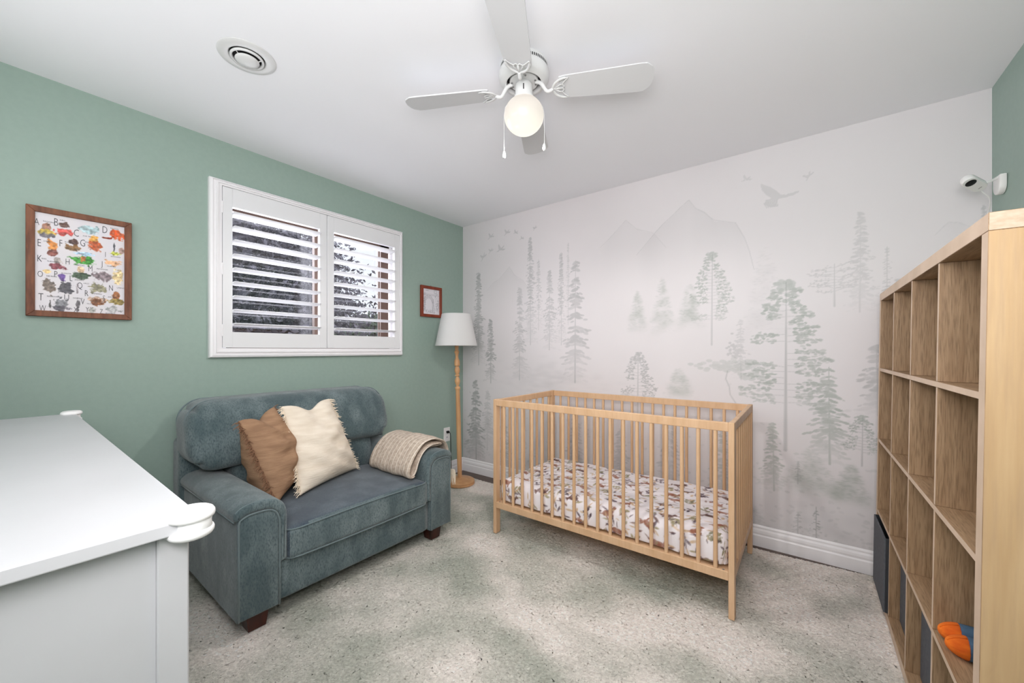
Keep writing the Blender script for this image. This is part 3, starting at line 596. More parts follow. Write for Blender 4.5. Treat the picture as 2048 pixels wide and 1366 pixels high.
# ------------------------------------------------------------------ sofa
so = thing('sofa', 'blue-grey chenille chair-and-a-half sofa with padded arms against the green wall', 'sofa', (.5, -1.65, 0))
SY0, SY1 = -2.245, -1.053
def seat_sag(p, l): p = p.copy(); p.z += (.022*(1-l.x**2)*(1-l.y**2) if l.z > 0 else 0)-.006*max(0, l.z)*abs(l.y)**3; return p
link('base', soft(B(), .12, .893, -2.08, -1.22, .08, .262, .018, 14), M['sofa'], so, smooth=True)
sc_ = link('seat_cushion', soft(B(), .22, .925, -2.046, -1.248, .250, .400, .028, 26, deform=seat_sag), M['sofa_seat'], so, smooth=True)
sc_.data.materials.append(M['sofa'])
for p in sc_.data.polygons:
    if p.normal.x > .55 and p.center.z+sc_.location.z < .40: p.material_index = 1
def edge_pipe(z, up):
    pts = [(.60, -2.046, z), (.86, -2.047, z)]+[(.885+.035*math.sin(a), -2.012-.035*math.cos(a), z) for a in (0, .5, 1.0, 1.4)]
    pts += [(.9245, y, z+up*.012*math.sin(PI*(y+2.0)/.72)) for y in np.linspace(-1.99, -1.30, 12)]
    pts += [(.885+.035*math.cos(a), -1.282+.035*math.sin(a), z) for a in (.2, .6, 1.1, 1.5)]+[(.86, -1.247, z), (.60, -1.248, z)]
    return tube(B(), pts, .0036, 8)
link('piping', edge_pipe(.388, .55), M['sofa_piping'], sc_, smooth=True); link('piping', edge_pipe(.262, -.4), M['sofa_piping'], sc_, smooth=True)
link('back_frame', soft(B(), .045, .185, SY0-.012, SY1+.01, .08, .725, .03, 16), M['sofa'], so, smooth=True)
def lowb(p, l): p = p.copy(); p.x += .03*(1-l.z**2) if l.x > 0 else 0; return p
link('lower_back', soft(B(), .15, .31, -2.07, -1.235, .36, .645, .05, 16, deform=lowb), M['sofa'], so, smooth=True)
def backb(p, l):
    p = p.copy()
    if l.x > 0: p.x += .035*(1-l.y**4)*(1-l.z**2)
    p.x -= .05*l.z; p.z += .012*math.sin(l.y*2.2+1)*(l.z < -.3); p.z += .008*(1-l.y*l.y)*(l.z > .3)
    return p
bc = link('back_cushion', soft(B(), .105, .345, -2.262, -1.118, .582, .918, .055, 30, plane_r=(0, .125), deform=backb), M['sofa'], so, smooth=True)
def rr_loop(y0, y1, z0, z1, R, x, n=8):
    P = []
    for cy, cz, a0 in ((y1-R, z1-R, 0), (y0+R, z1-R, PI/2), (y0+R, z0+R, PI), (y1-R, z0+R, 3*PI/2)):
        for k in range(n+1):
            a = a0+PI/2*k/n; P.append((x-.05*((cz+R*math.sin(a))-(z0+z1)/2)/((z1-z0)/2), cy+R*math.cos(a), cz+R*math.sin(a)))
    return P
link('piping', tube(B(), rr_loop(-2.258, -1.122, .588, .920, .115, .292), .004, 7, closed=True), M['sofa_piping'], bc, smooth=True)
link('piping', tube(B(), rr_loop(-2.258, -1.122, .588, .920, .115, .155), .004, 7, closed=True), M['sofa_piping'], bc, smooth=True)
def arm(s, yo):
    """s=+1: left arm (outer side towards -y); yo outer face"""
    Y = lambda d: yo+s*d
    body = [(Y(.008), .08), (Y(.008), .492), (Y(.05), .512), (Y(.12), .512), (Y(.155), .49), (Y(.168), .45), (Y(.168), .08)]
    a = link('arm', prism(B(), body, 0, .09, .917, .012, 3), M['sofa'], so, smooth=50)
    pad = catmull([(Y(-.002), 0, .492), (Y(-.006), 0, .508), (Y(.0), 0, .528), (Y(.03), 0, .548), (Y(.085), 0, .556), (Y(.14), 0, .548), (Y(.180), 0, .522), (Y(.197), 0, .48), (Y(.198), 0, .40), (Y(.196), 0, .27)], 4)
    inn = catmull([(Y(.165), 0, .26), (Y(.167), 0, .44), (Y(.155), 0, .485), (Y(.12), 0, .507), (Y(.05), 0, .507), (Y(.012), 0, .490)], 4)
    pts = [(p.x, p.z) for p in pad]+[(p.x, p.z) for p in inn]
    pd = link('arm_pad', prism(B(), pts, 0, .10, .920, .016, 3), M['sofa'], so, smooth=50)
    f = .9205
    loop = [(f-.003, Y(.012), .085), (f-.003, Y(.012), .30), (f-.003, Y(.012), .478)]+[(f-.003, p.x, p.z) for p in catmull([(Y(.016), 0, .494), (Y(.05), 0, .508), (Y(.12), 0, .507), (Y(.152), 0, .487), (Y(.165), 0, .45)], 4)]+[(f-.003, Y(.165), .25), (f-.003, Y(.165), .085)]
    link('piping', tube(B(), loop, .0038, 7), M['sofa_piping'], a, smooth=True)
    loop = [(f-.001, p.x, p.z-.004) for p in catmull([(Y(.002), 0, .53), (Y(.03), 0, .548), (Y(.085), 0, .556), (Y(.14), 0, .548), (Y(.176), 0, .522), (Y(.191), 0, .48), (Y(.193), 0, .40), (Y(.193), 0, .27)], 4)]
    link('piping', tube(B(), [(p[0]-.010, p[1], p[2]) for p in loop], .0035, 7), M['sofa_piping'], pd, smooth=True)
    link('piping', tube(B(), [(x, Y(-.001), .490) for x in (.12, .5, .905)], .0035, 7), M['sofa_piping'], pd, smooth=True)
arm(1, SY0); arm(-1, SY1)
for x, y in ((.80, -2.195), (.80, -1.195), (.10, -2.195), (.10, -1.195)):
    bm = box(B(), x, x+.085, y, y+.088, 0, .084, .002, 1)
    for v in bm.verts:
        if v.co.z < .02: v.co.x += (x+.042-v.co.x)*.22; v.co.y += (y+.044-v.co.y)*.22
    link('leg', bm, M['mahogany'], so)

# ------------------------------------------------------------------ cushions on the sofa
def pillow(name, lab, BL, BR, TR, TL, thick, chop, m, mf, seed, edges, group, top_pull=.0):
    r = random.Random(seed); BL, BR, TR, TL = map(Vector, (BL, BR, TR, TL)); n_ = (BR-BL).cross(TL-BL).normalized()
    cen = (BL+BR+TR+TL)/4
    t = thing(name, lab, 'cushion', (cen.x, cen.y, min(BL.z, BR.z)), group)
    N_ = 44; nz = [(r.uniform(2, 5), r.uniform(0, 6), r.uniform(-1, 1)) for k in range(10)]
    def P(u, v, s):
        pu = u*(1-.05*(1-v*v)*(1 if abs(u) > .2 else 1)); pv = v*(1-.04*(1-u*u)) if v < 0 else v
        if v > -.2: pv -= chop*math.exp(-(u/.42)**2)*((v+.2)/1.2)**1.6
        a, b = (pu+1)/2, (pv+1)/2
        p = BL*(1-a)*(1-b)+BR*a*(1-b)+TR*a*b+TL*(1-a)*b
        th = thick*(max(0, (1-u**2))**.55)*(max(0, 1-v**2)**.5)*(1+.25*(-v)); th *= 1-.38*math.exp(-(u/.3)**2)*max(0, v)**1.2
        wob = sum(math.sin(k[0]*(u*k[2]+v)*3+k[1]) for k in nz)*.0011
        cr = .0018*math.sin(13*(v+.35*u*u)+3*u)*(1-u*u)*(1-v*v)*2
        return p+n_*s*(th+wob*(th/thick)*2+cr*s*(th/thick))
    bm = B(); G = {}
    for s in (1, -1):
        for i in range(N_+1):
            for j in range(N_+1):
                u = math.sin((i/N_*2-1)*PI/2)*.55+(i/N_*2-1)*.45; v = math.sin((j/N_*2-1)*PI/2)*.55+(j/N_*2-1)*.45
                if s == -1 and (i in (0, N_) or j in (0, N_)): G[s, i, j] = G[1, i, j]
                else: G[s, i, j] = bm.verts.new(P(u, v, s))
    for s in (1, -1):
        for i in range(N_):
            for j in range(N_):
                q = [G[s, i, j], G[s, i+1, j], G[s, i+1, j+1], G[s, i, j+1]]
                bm.faces.new(q if s == 1 else q[::-1])
    link('cover', bm, m, t, smooth=True)
    def strand(bm, p, d, L, w):
        a = p+d*L*.55+Vector((r.gauss(0, .003), r.gauss(0, .003), r.gauss(0, .003))); b = a+d*L*.4+Vector((r.gauss(0, .005), r.gauss(0, .005), -abs(r.gauss(0, .006))))
        tube(bm, [p, a, b], [w, w*.9, w*.5], 4)
    for e in edges:
        bm = B(); cnt = 170
        for k in range(cnt):
            tt = -1+2*(k+r.random())/cnt
            u, v = {'L': (-1, tt), 'R': (1, tt), 'T': (tt, 1), 'Bm': (tt, -1)}[e]
            p = P(u, v, 1); o = {'L': TL-TR, 'R': TR-TL, 'T': TL-BL, 'Bm': BL-TL}[e].normalized()
            d = (o+n_*r.gauss(.1, .45)+(TL-BL).normalized()*r.gauss(-.15, .3)).normalized(); strand(bm, p-o*.003, d, r.uniform(.018, .036), .0021)
        link('fringe', bm, mf, t, kind='stuff')
    return t
pillow('throw_cushion', 'cream fringed muslin cushion with a chopped top, leaning on the sofa back in the middle', (.640, -1.868, .428), (.46, -1.435, .432), (.395, -1.585, .885), (.44, -1.872, .875), .088, .20, M['cream_muslin'], M['cream_fringe'], 4, ('L', 'R'), 'fringed cushions on the sofa')
pillow('throw_cushion', 'brown fringed muslin cushion with a chopped top, between left sofa arm and cream cushion', (.655, -1.985, .424), (.36, -1.800, .44), (.42, -1.905, .875), (.575, -2.125, .845), .115, .20, M['brown_muslin'], M['brown_fringe'], 9, ('L', 'R'), 'fringed cushions on the sofa')

# ------------------------------------------------------------------ throw over the right arm
tb = thing('throw_blanket', 'folded beige striped knitted throw with a tasselled end, draped over the right sofa arm', 'blanket', (.68, -1.2, .44))
path = catmull([(0, -1.020, .400), (0, -1.014, .46), (0, -1.020, .53), (0, -1.045, .583), (0, -1.09, .610), (0, -1.14, .626), (0, -1.19, .626), (0, -1.245, .610), (0, -1.296, .566), (0, -1.332, .518), (0, -1.352, .474), (0, -1.352, .444), (0, -1.336, .426), (0, -1.314, .430),
                (0, -1.294, .456), (0, -1.277, .500), (0, -1.25, .545), (0, -1.212, .576), (0, -1.165, .590), (0, -1.11, .588), (0, -1.082, .584), (0, -1.072, .577), (0, -1.082, .570),
                (0, -1.12, .571), (0, -1.165, .573), (0, -1.208, .560), (0, -1.240, .532), (0, -1.264, .485), (0, -1.281, .452), (0, -1.296, .445)], 5)
def ribbon(path, xa, xb, th, nx=36, seed=1):
    r = random.Random(seed); bm = B(); m = len(path); nor = []
    for i in range(m):
        d = path[min(i+1, m-1)]-path[max(i-1, 0)]; nor.append(Vector((0, -d.z, d.y)).normalized())
    ph = [r.uniform(0, 6) for _ in range(6)]; top = []; bot = []
    for i in range(m):
        a, b = [], []
        s = i/m
        for k in range(nx+1):
            t = k/nx; x0 = xa+.012*math.sin(7*s+ph[0])-.03*(s > .45)+.004*math.sin(40*s); x1 = xb+.014*math.sin(6*s+ph[1])-.012*(s > .45)+.035*max(0, .2-s)
            x = x0+(x1-x0)*t; w_ = .0022*math.sin(t*9+ph[2]+s*5)+.0016*math.sin(t*21+ph[3]-s*9); rib = .0012*math.cos(2*PI*(x/.052))
            e = th*min(1, 1.2*math.sqrt(max(0, 1-(2*t-1)**16)))
            a.append(bm.verts.new(Vector((x, 0, 0))+path[i]+nor[i]*(e/2+w_+rib*.7))); b.append(bm.verts.new(Vector((x, 0, 0))+path[i]+nor[i]*(-e/2+w_)))
        top.append(a); bot.append(b)
    for i in range(m-1):
        for k in range(nx):
            bm.faces.new((top[i][k], top[i][k+1], top[i+1][k+1], top[i+1][k])); bm.faces.new((bot[i][k], bot[i+1][k], bot[i+1][k+1], bot[i][k+1]))
        bm.faces.new((top[i][0], top[i+1][0], bot[i+1][0], bot[i][0])); bm.faces.new((top[i][-1], bot[i][-1], bot[i+1][-1], top[i+1][-1]))
    for i in (0, m-1):
        for k in range(nx): bm.faces.new((top[i][k], bot[i][k], bot[i][k+1], top[i][k+1]))
    return bm
link('knit', ribbon(path, .47, .865, .0155), M['throw'], tb, smooth=60)
bm = B(); rt = random.Random(5)
for k in range(34):
    x = .50+.41*k/33
    for q in range(4):
        a = Vector((x+rt.gauss(0, .003), -1.019, .405)); tube(bm, [a, a+Vector((rt.gauss(0, .004), .008+rt.gauss(0, .004), -.035)), a+Vector((rt.gauss(0, .008), .012+rt.gauss(0, .008), -.085-rt.random()*.02))], [.0028, .0025, .0012], 4)
link('tassels', bm, M['cream_fringe'], tb, kind='stuff')

# ------------------------------------------------------------------ floor lamp
LX, LY = .285, -.332
def ax(z): k = -.024*z; return (LX+RIGHT.x*k, LY+RIGHT.y*k, z)
lp = thing('floor_lamp', 'turned beech floor lamp with a white drum shade in the corner by the mural', 'lamp', (LX, LY, 0))
link('base', lathe(B(), [(0, 0), (.128, 0), (.131, .006), (.131, .012), (.126, .016), (.13, .022), (.128, .03), (.118, .036), (.08, .045), (.035, .052), (.02, .056), (0, .056)], (LX, LY, 0), 56), M['lampwood'], lp, smooth=35)
pr_ = [(.017, .05), (.018, .1), (.019, .3), (.0185, .60), (.017, .82), (.0175, .832), (.020, .838), (.021, .848), (.0185, .856), (.013, .862), (.0125, .868), (.017, .885), (.020, .90), (.021, .915), (.016, .935), (.0125, .945), (.0125, .950), (.019, .956), (.019, .962), (.0135, .968), (.018, .985), (.021, 1.0), (.0195, 1.02), (.0145, 1.035),
       (.0145, 1.04), (.021, 1.046), (.021, 1.085), (.019, 1.095), (.014, 1.11), (.013, 1.13), (.015, 1.15), (.019, 1.165), (.0195, 1.172), (.014, 1.18), (.015, 1.20), (.017, 1.22), (.018, 1.26), (.0, 1.262)]
pr_ = [(.012+(r-.0125)*1.45 if r > 0 else 0, z) for r, z in pr_]
bm = lathe(B(), pr_, (0, 0, 0), 28)
for v in bm.verts: c_ = ax(v.co.z); v.co = Vector((v.co.x+c_[0], v.co.y+c_[1], v.co.z))
link('pole', bm, M['lampwood'], lp, smooth=40)
cz = ax(1.36); bm = lathe(B(), [(.183, 1.222), (.1855, 1.224), (.1285, 1.502), (.126, 1.504), (.1235, 1.502), (.181, 1.224), (.183, 1.222)], (cz[0], cz[1], 0), 64)
sh = link('lamp_shade', bm, M['white_shade'], lp, smooth=40)
bm = B()
for k in range(3):
    a = k*2.094+.4; tube(bm, [(cz[0], cz[1], 1.47), (cz[0]+.126*math.cos(a), cz[1]+.126*math.sin(a), 1.495)], .0018, 6)
link('spider', bm, M['white_metal'], sh)
link('socket', lathe(B(), [(.0, 1.262), (.017, 1.262), (.018, 1.30), (.014, 1.33), (0, 1.33)], (cz[0], cz[1], 0), 20), M['white_plastic'], lp, smooth=40)
link('bulb', lathe(B(), [(.012, 1.33), (.014, 1.35), (.026, 1.375), (.03, 1.395), (.026, 1.418), (.012, 1.43), (0, 1.432)], (cz[0], cz[1], 0), 20), M['white_shade'], lp, smooth=True)
cordp = catmull([(.022, -.223, .404), (.034, -.219, .402), (.040, -.212, .385), (.040, -.208, .33), (.042, -.206, .2), (.05, -.21, .06), (.09, -.26, .004), (.16, -.30, .004), (.185, -.315, .012)], 6)
link('cord', tube(B(), cordp, .0032, 8), M['black'], lp, smooth=True)
link('plug', soft(B(), .0082, .030, -.237, -.209, .392, .416, .006, 6), M['black'], lp, smooth=True)

# ------------------------------------------------------------------ crib
cr = thing('crib', 'natural beech slatted crib standing against the mural wall', 'crib', (1.80, -.5, 0))
X0, X1, YF, YK, CH = 1.118, 2.486, -.8735, -.1302, .8655
pw, pd_ = .024, .044
for x in (X0, X1-pw):
    for y in (YF, YK-pd_): link('post', box(B(), x, x+pw, y, y+pd_, 0, CH, .002, 1), M['crib'], cr)
for y0 in (YF+.001, YK-.023):
    link('top_rail', box(B(), X0+pw, X1-pw, y0, y0+.022, .824, .864, .003, 2), M['crib'], cr); link('bottom_rail', box(B(), X0+pw, X1-pw, y0, y0+.022, .166, .206, .003, 2), M['crib'], cr)
for x0 in (X0+.001, X1-.023):
    link('top_rail', box(B(), x0, x0+.022, YF+pd_, YK-pd_, .824, .864, .003, 2), M['crib'], cr); link('bottom_rail', box(B(), x0, x0+.022, YF+pd_, YK-pd_, .166, .206, .003, 2), M['crib'], cr)
bm = lathe(B(), [(0, -.311), (.0092, -.311), (.0092, .311), (0, .311)], (0, 0, 0), 14); sl = None
def slat(x, y):
    global sl
    if sl is None:
        o = link('slat', bm, M['crib'], None, smooth=40); o.parent = cr; o.location = Vector((x, y, .515))-offs(cr); sl = o.data
    else: inst('slat', sl, (x, y, .515), cr)
for k in range(18):
    x = 1.199+.0712*k
    slat(x, YF+.012); slat(x, YK-.012)
for k in range(8):
    y = YF+pd_+.034+(YK-YF-2*pd_-.068)*k/7
    slat(X0+.012, y); slat(X1-.012, y)
link('mattress_base', box(B(), X0+.026, X1-.026, YF+.026, YK-.026, .184, .200), M['crib'], cr)
for x, y in ((X1-.045, YF+.012), (X0+.045, YF+.012)): link('bolt', lathe(B(), [(0, .2075), (.005, .207), (.005, .204)], (x, y, 0), 12), M['grey_metal'], cr)
# mattress with printed sheet, an unwrapped print in sheet coordinates
mt = thing('crib_mattress', 'crib mattress in a fitted sheet printed with brown animals and olive leaves', 'mattress', (1.80, -.5, .2))
mx0, mx1, my0, my1, mz0, mz1 = 1.150, 2.455, -.842, -.160, .202, .348
RR = .045; Lx, Ly, hz = mx1-mx0, my1-my0, mz1-mz0
# sheet canvas: s across x, t across y, both extended by the side drop
ext = hz+.03; cvs = Canvas(-ext, Lx+ext, -ext, Ly+ext, .0042); rp_ = random.Random(12)
ny4, nx4 = cvs.D.shape; sc4 = np.empty((ny4, nx4, 3)); sc4[:] = (232, 226, 229); sc4 += (fbm(ny4, nx4, 12, 4, 61)-.5)[..., None]*10
def ink4(D, c): 
    global sc4
    a = np.clip(D, 0, 1)[..., None]; sc4 = sc4*(1-a)+np.array(c, float)*a
def animal(x, y, s, a, c):
    D = np.zeros_like(cvs.D); q = lambda u, v: (x+s*(u*math.cos(a)-v*math.sin(a)), y+s*(u*math.sin(a)+v*math.cos(a)))
    for u, v, ru, rv, aa in ((0, 0, .5, .27, 0), (-.35, .05, .3, .26, .3), (.5, .2, .2, .16, .4), (.62, .14, .14, .08, -.2), (-.3, -.3, .09, .24, .1), (.25, -.3, .08, .22, -.15), (-.62, .12, .26, .07, -.5), (.46, .36, .05, .08, 0)):
        X, Y = q(u, v); cvs.dab(X, Y, ru*s, rv*s, .92, a+aa, edge=.25, D=D)
    return D
lay = [(np.zeros_like(cvs.D), c) for c in ((146, 98, 80), (104, 76, 70), (128, 124, 98), (156, 146, 112), (200, 170, 136), (92, 78, 86))]
gx = 0
for iy in range(-1, 9):
    for ix in range(-1, 14):
        x = -.1+ix*.112+rp_.uniform(-.02, .02)+(iy % 2)*.055; y = -.1+iy*.098+rp_.uniform(-.02, .02); k = rp_.random()
        if (ix+iy) % 2 == 0:
            D = animal(x, y, .058*rp_.uniform(.85, 1.2), rp_.choice((0, PI, .5, 2.6)), None); j = 0 if rp_.random() < .6 else 1; np.maximum(lay[j][0], D, out=lay[j][0])
        else:
            a = rp_.uniform(0, 6.28); j = rp_.choice((2, 2, 3, 5)); n_ = rp_.choice((3, 5, 7))
            cvs.stroke((x, y), (x+.07*math.cos(a), y+.07*math.sin(a)), .0022, .0022, .8, D=lay[j][0])
            for q in range(n_):
                f = .014+.056*q/n_; sd = 1 if q % 2 else -1
                cvs.dab(x+f*math.cos(a)+sd*.013*math.sin(a), y+f*math.sin(a)-sd*.013*math.cos(a), .018, .0075, .9, a+sd*.7, edge=.3, D=lay[j][0])
        for q in range(7):
            j = rp_.choice((1, 3, 4, 4, 5)); a = rp_.uniform(0, 3.1); cvs.dab(x+rp_.uniform(-.06, .06), y+rp_.uniform(-.055, .055), rp_.uniform(.010, .032), rp_.uniform(.003, .009), .85, a if q else 0, edge=.5, D=lay[j][0])
tx = fbm(ny4, nx4, 90, 3, 64)
for D, c in lay: ink4(D*(.45+.9*tx), c)
def sheetpos(u, v):
    s = -ext+(Lx+2*ext)*u; t = -ext+(Ly+2*ext)*v
    ox = np.where(s < 0, s, np.where(s > Lx, s-Lx, 0)); oy = np.where(t < 0, t, np.where(t > Ly, t-Ly, 0))
    # distance past the edge becomes a drop round a soft shoulder
    def drop(o):
        a = np.abs(o)+RR*.57; th = np.clip(a/RR, 0, PI/2)
        return a, th
    sx_ = np.clip(s, RR, Lx-RR); ty_ = np.clip(t, RR, Ly-RR); dx = s-sx_; dy = t-ty_; d = np.sqrt(dx*dx+dy*dy)+1e-9
    dm = np.maximum(np.abs(dx), np.abs(dy)); arc = dm; th = np.clip(arc/RR, 0, PI/2); out_ = RR*np.sin(th); dn = RR*(1-np.cos(th))+np.maximum(0, arc-RR*PI/2)
    bot = np.maximum(0, dn-(hz-.012)); X = sx_+dx/d*out_; Y = ty_+dy/d*out_
    X = X-np.sign(dx)*np.minimum(bot, .03)*(np.abs(dx) > RR); Y = Y-np.sign(dy)*np.minimum(bot, .03)*(np.abs(dy) > RR); Z = -np.minimum(dn, hz-.012+bot*.1)
    bulge = .006*np.sin(np.clip(dn/hz, 0, 1)*PI); X = X+dx/d*bulge; Y = Y+dy/d*bulge
    wr = .0035*np.sin(9*s+5*np.sin(6*t))*np.sin(7*t+1)+.0022*np.sin(31*s+8*np.sin(9*t)); side = np.clip(dn/.03, 0, 1)
    return mx0+X, my0+Y+side*np.sign(dy)*.003*np.sin(60*s+3*np.sin(17*s)), mz1+Z+wr*(1-side)-.012*(dm > 0)*0
painted('fitted_sheet', nx4, ny4, sheetpos, sc4, mat('printed_sheet', (230, 226, 228), .85, attr='paint', bump=.2, bscale=200, spec=.15), mt)
link('core', soft(B(), mx0+.006, mx1-.006, my0+.006, my1-.006, mz0-.001, mz1-.012, .03, 10), M['white_shade'], mt, smooth=True)

# ------------------------------------------------------------------ cube bookcase, leaning back a little on the rug edge
XS, YS, DP = 3.0147, -.1122, .375
bs = thing('bookcase', 'light oak four-by-four cube bookcase against the right wall', 'shelf', (XS, YS-.735, 0))
T, t2, cell = .038, .016, .3345
def bx(nm, x0, x1, y0, y1, z0, z1, m, edge='x', r=.001):
    o = link(nm, box(B(), XS+x0, XS+x1, YS-y1, YS-y0, z0, z1, r, 1), m, bs)
    o.data.materials.append(M['oak_edge'])
    for p in o.data.polygons:
        if p.normal.x < -.9: p.material_index = 1
    return o
tp = bx('top_panel', 0, DP, 0, 1.47, 1.47-T, 1.47, M['oak_h'])
tp.data.materials.append(M['oak_top'])
for p in tp.data.polygons:
    if p.normal.y < -.9 or p.normal.z > .9: p.material_index = 2
bx('bottom_panel', 0, DP, 0, 1.47, 0, T, M['oak_h'])
sp = bx('side_panel', 0, DP, 0, T, T, 1.47-T, M['oak_v'])
sp = bx('side_panel', 0, DP, 1.47-T, 1.47, T, 1.47-T, M['oak_v']); sp.data.materials.append(M['oak_side_lit'])
for p in sp.data.polygons:
    if p.normal.y < -.9: p.material_index = 2
zz = [T+k*(cell+t2) for k in range(4)]
pit = (1.47-2*T-3*t2)/4
for k in range(3): bx('shelf_board', .001, DP, T, 1.47-T, T+(k+1)*pit+k*t2, T+(k+1)*(pit+t2), M['oak_h'], r=.0006)
for c_ in range(3):
    ya = T+(c_+1)*pit+c_*t2
    for k in range(4): bx('divider', .002, DP, ya, ya+t2, T+k*(pit+t2)+.0005, T+k*(pit+t2)+pit-.0005, M['oak_v'], r=.0006)
LEAN = math.radians(.76)
def lean(o):   # things standing in the bookcase lean with it
    piv = Vector((XS, YS-.735, 0)); R = Matrix.Rotation(LEAN, 4, 'Y')
    o.matrix_world = Matrix.Translation(piv) @ R @ Matrix.Translation(-piv) @ Matrix.Translation(o.location) @ o.rotation_euler.to_matrix().to_4x4()
lean(bs)
def colY(c): return YS-(T+c*(pit+t2)), YS-(T+c*(pit+t2)+pit)
z0r = T+.001
def fbox(lab, c, x0, x1, ztop, tilt=0):
    a, b = colY(c); a -= .008; b += .008
    t = thing('storage_box', lab, 'box', (XS+x0, (a+b)/2, z0r), 'charcoal storage boxes in the bottom row')
    bm = B(); th = .006; A, Bx = XS+x0, XS+x1
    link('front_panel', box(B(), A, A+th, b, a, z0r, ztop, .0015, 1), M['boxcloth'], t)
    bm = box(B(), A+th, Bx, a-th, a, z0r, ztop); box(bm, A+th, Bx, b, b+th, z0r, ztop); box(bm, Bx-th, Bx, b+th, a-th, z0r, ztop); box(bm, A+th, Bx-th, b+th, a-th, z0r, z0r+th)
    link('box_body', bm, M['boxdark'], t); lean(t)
fbox('dark grey storage box pulled flush to the front of the farthest bottom cube', 0, -.012, .31, .362)
fbox('dark grey storage box pushed deep into the bottom cube next to the farthest one', 1, .035, .355, .362)
fbox('dark grey storage box pushed deep into the third bottom cube from the mural', 2, .038, .355, .362)
fbox('dark grey storage box in the nearest bottom cube, mostly below the picture', 3, .045, .355, .362)
# white ball on a small stand
a, b = colY(1); bz = T+2*(pit+t2)
t = thing('night_light', 'white textured ball half hidden behind a divider, second row from the top', 'lamp', (XS+.045, -.735, bz+.001))
bm = bmesh.new(); bmesh.ops.create_icosphere(bm, subdivisions=4, radius=.058); rb = random.Random(2)
for v in bm.verts: v.co *= 1+.012*math.sin(v.co.x*160)*math.sin(v.co.z*160)+rb.uniform(-.004, .004)
bmesh.ops.translate(bm, verts=bm.verts, vec=(XS+.075, -.778, bz+.125))
link('ball', bm, M['white_shade'], t, smooth=True)
link('stand', lathe(B(), [(0, .001), (.03, .001), (.03, .006), (.012, .012), (.010, .06), (.018, .072), (0, .072)], (XS+.075, -.778, bz), 24), M['white_plastic'], t, smooth=40); lean(t)
# knitted slippers
def slipper(lab, y, x, rot, z):
    t = thing('knitted_slipper', lab, 'slipper', (x, y, z), 'knitted slippers in the cube')
    def shape(bm, a0, a1, r0=1):
        n = 22; rings = []
        for i in range(n+1):
            s = a0+(a1-a0)*i/n; q = min(1, math.sqrt(max(0, 1-(1-min(s/.045, 1))**2))+.02)
            w_ = .028*q*r0; h = .026*q*r0*(1+.15*math.sin(s*12)); ring = []
            for k in range(40):
                a = 2*PI*k/40; rib = 1+.035*abs(math.sin(a*10)); ring.append(bm.verts.new((math.cos(a)*w_*rib, -s, .0275+math.sin(a)*h*rib*(1 if math.sin(a) > 0 else .95))))
            rings.append(ring)
        for i in range(n):
            for k in range(40): bm.faces.new((rings[i][k], rings[i][(k+1) % 40], rings[i+1][(k+1) % 40], rings[i+1][k]))
        bm.faces.new(rings[0]); bm.faces.new(rings[-1][::-1]); return bm
    def put(nm, bm, m):
        o = link(nm, bm, m, None, smooth=True); o.parent = t; return o
    put('toe', shape(B(), 0.0, .040), M['orange']); put('heel', shape(B(), .039, .20, 1.0), M['blueknit'])
    s = tube(B(), [(-.006, -q_, .0275+.0265*min(1, math.sqrt(max(0, 1-(1-min(q_/.045, 1))**2))+.02)*(1+.15*math.sin(q_*12))) for q_ in (.003, .008, .015, .025, .038)], .0013, 6); put('seam', s, M['orange'])
    t.rotation_euler = (0, 0, rot); lean(t)
zs_ = T+(pit+t2)+.0015
slipper('orange-toed blue knitted slipper in the bookcase cube, the one nearer the camera side', -1.316, 3.018, math.radians(90), zs_)
slipper('orange-toed blue knitted slipper in the bookcase cube, the one nearer the mural wall', -1.258, 3.016, math.radians(91), zs_)

# ------------------------------------------------------------------ dresser
ds = thing('dresser', 'long white lacquered dresser in the left foreground', 'dresser', (1.2, -2.88, 0))
dx0, dx1, dy0, dy1 = .445, 1.978, -3.13, -2.642
link('top', box(B(), .42, 2.0, -3.14, -2.632, .9145, .934, .002, 2), M['dresser'], ds)
pw = .037
for x in (dx0, dx1-pw):
    for y in (dy0, dy1-pw): link('post', box(B(), x, x+pw, y, y+pw, 0, .9145, .002, 1), M['dresser'], ds)
for x in (dx0+.010, dx1-.024): link('side_panel', box(B(), x, x+.014, dy0+pw, dy1-pw, .12, .9145), M['dresser'], ds)
link('back_panel', box(B(), dx0+pw, dx1-pw, dy0+.01, dy0+.016, .12, .9145), M['dresser'], ds)
link('bottom_rail', box(B(), dx0+pw, dx1-pw, dy1-.03, dy1-.006, .12, .155), M['dresser'], ds)
for k, (za, zb) in enumerate(((.165, .395), (.405, .635), (.645, .900))):
    for s in range(2):
        xa = dx0+pw+.004+s*(.73+.004); o = link('drawer', box(B(), xa, xa+.722, dy1-.40, dy1-.004, za, zb, .002, 1), M['dresser'], ds)
        for q in (.2, .52): link('knob', lathe(B(), [(0, 0), (.007, 0), (.006, .012), (.014, .018), (.015, .024), (0, .028)], (xa+q, dy1-.004, (za+zb)/2), 18, Vector((0, 1, 0))), M['grey_metal'], o, smooth=True)
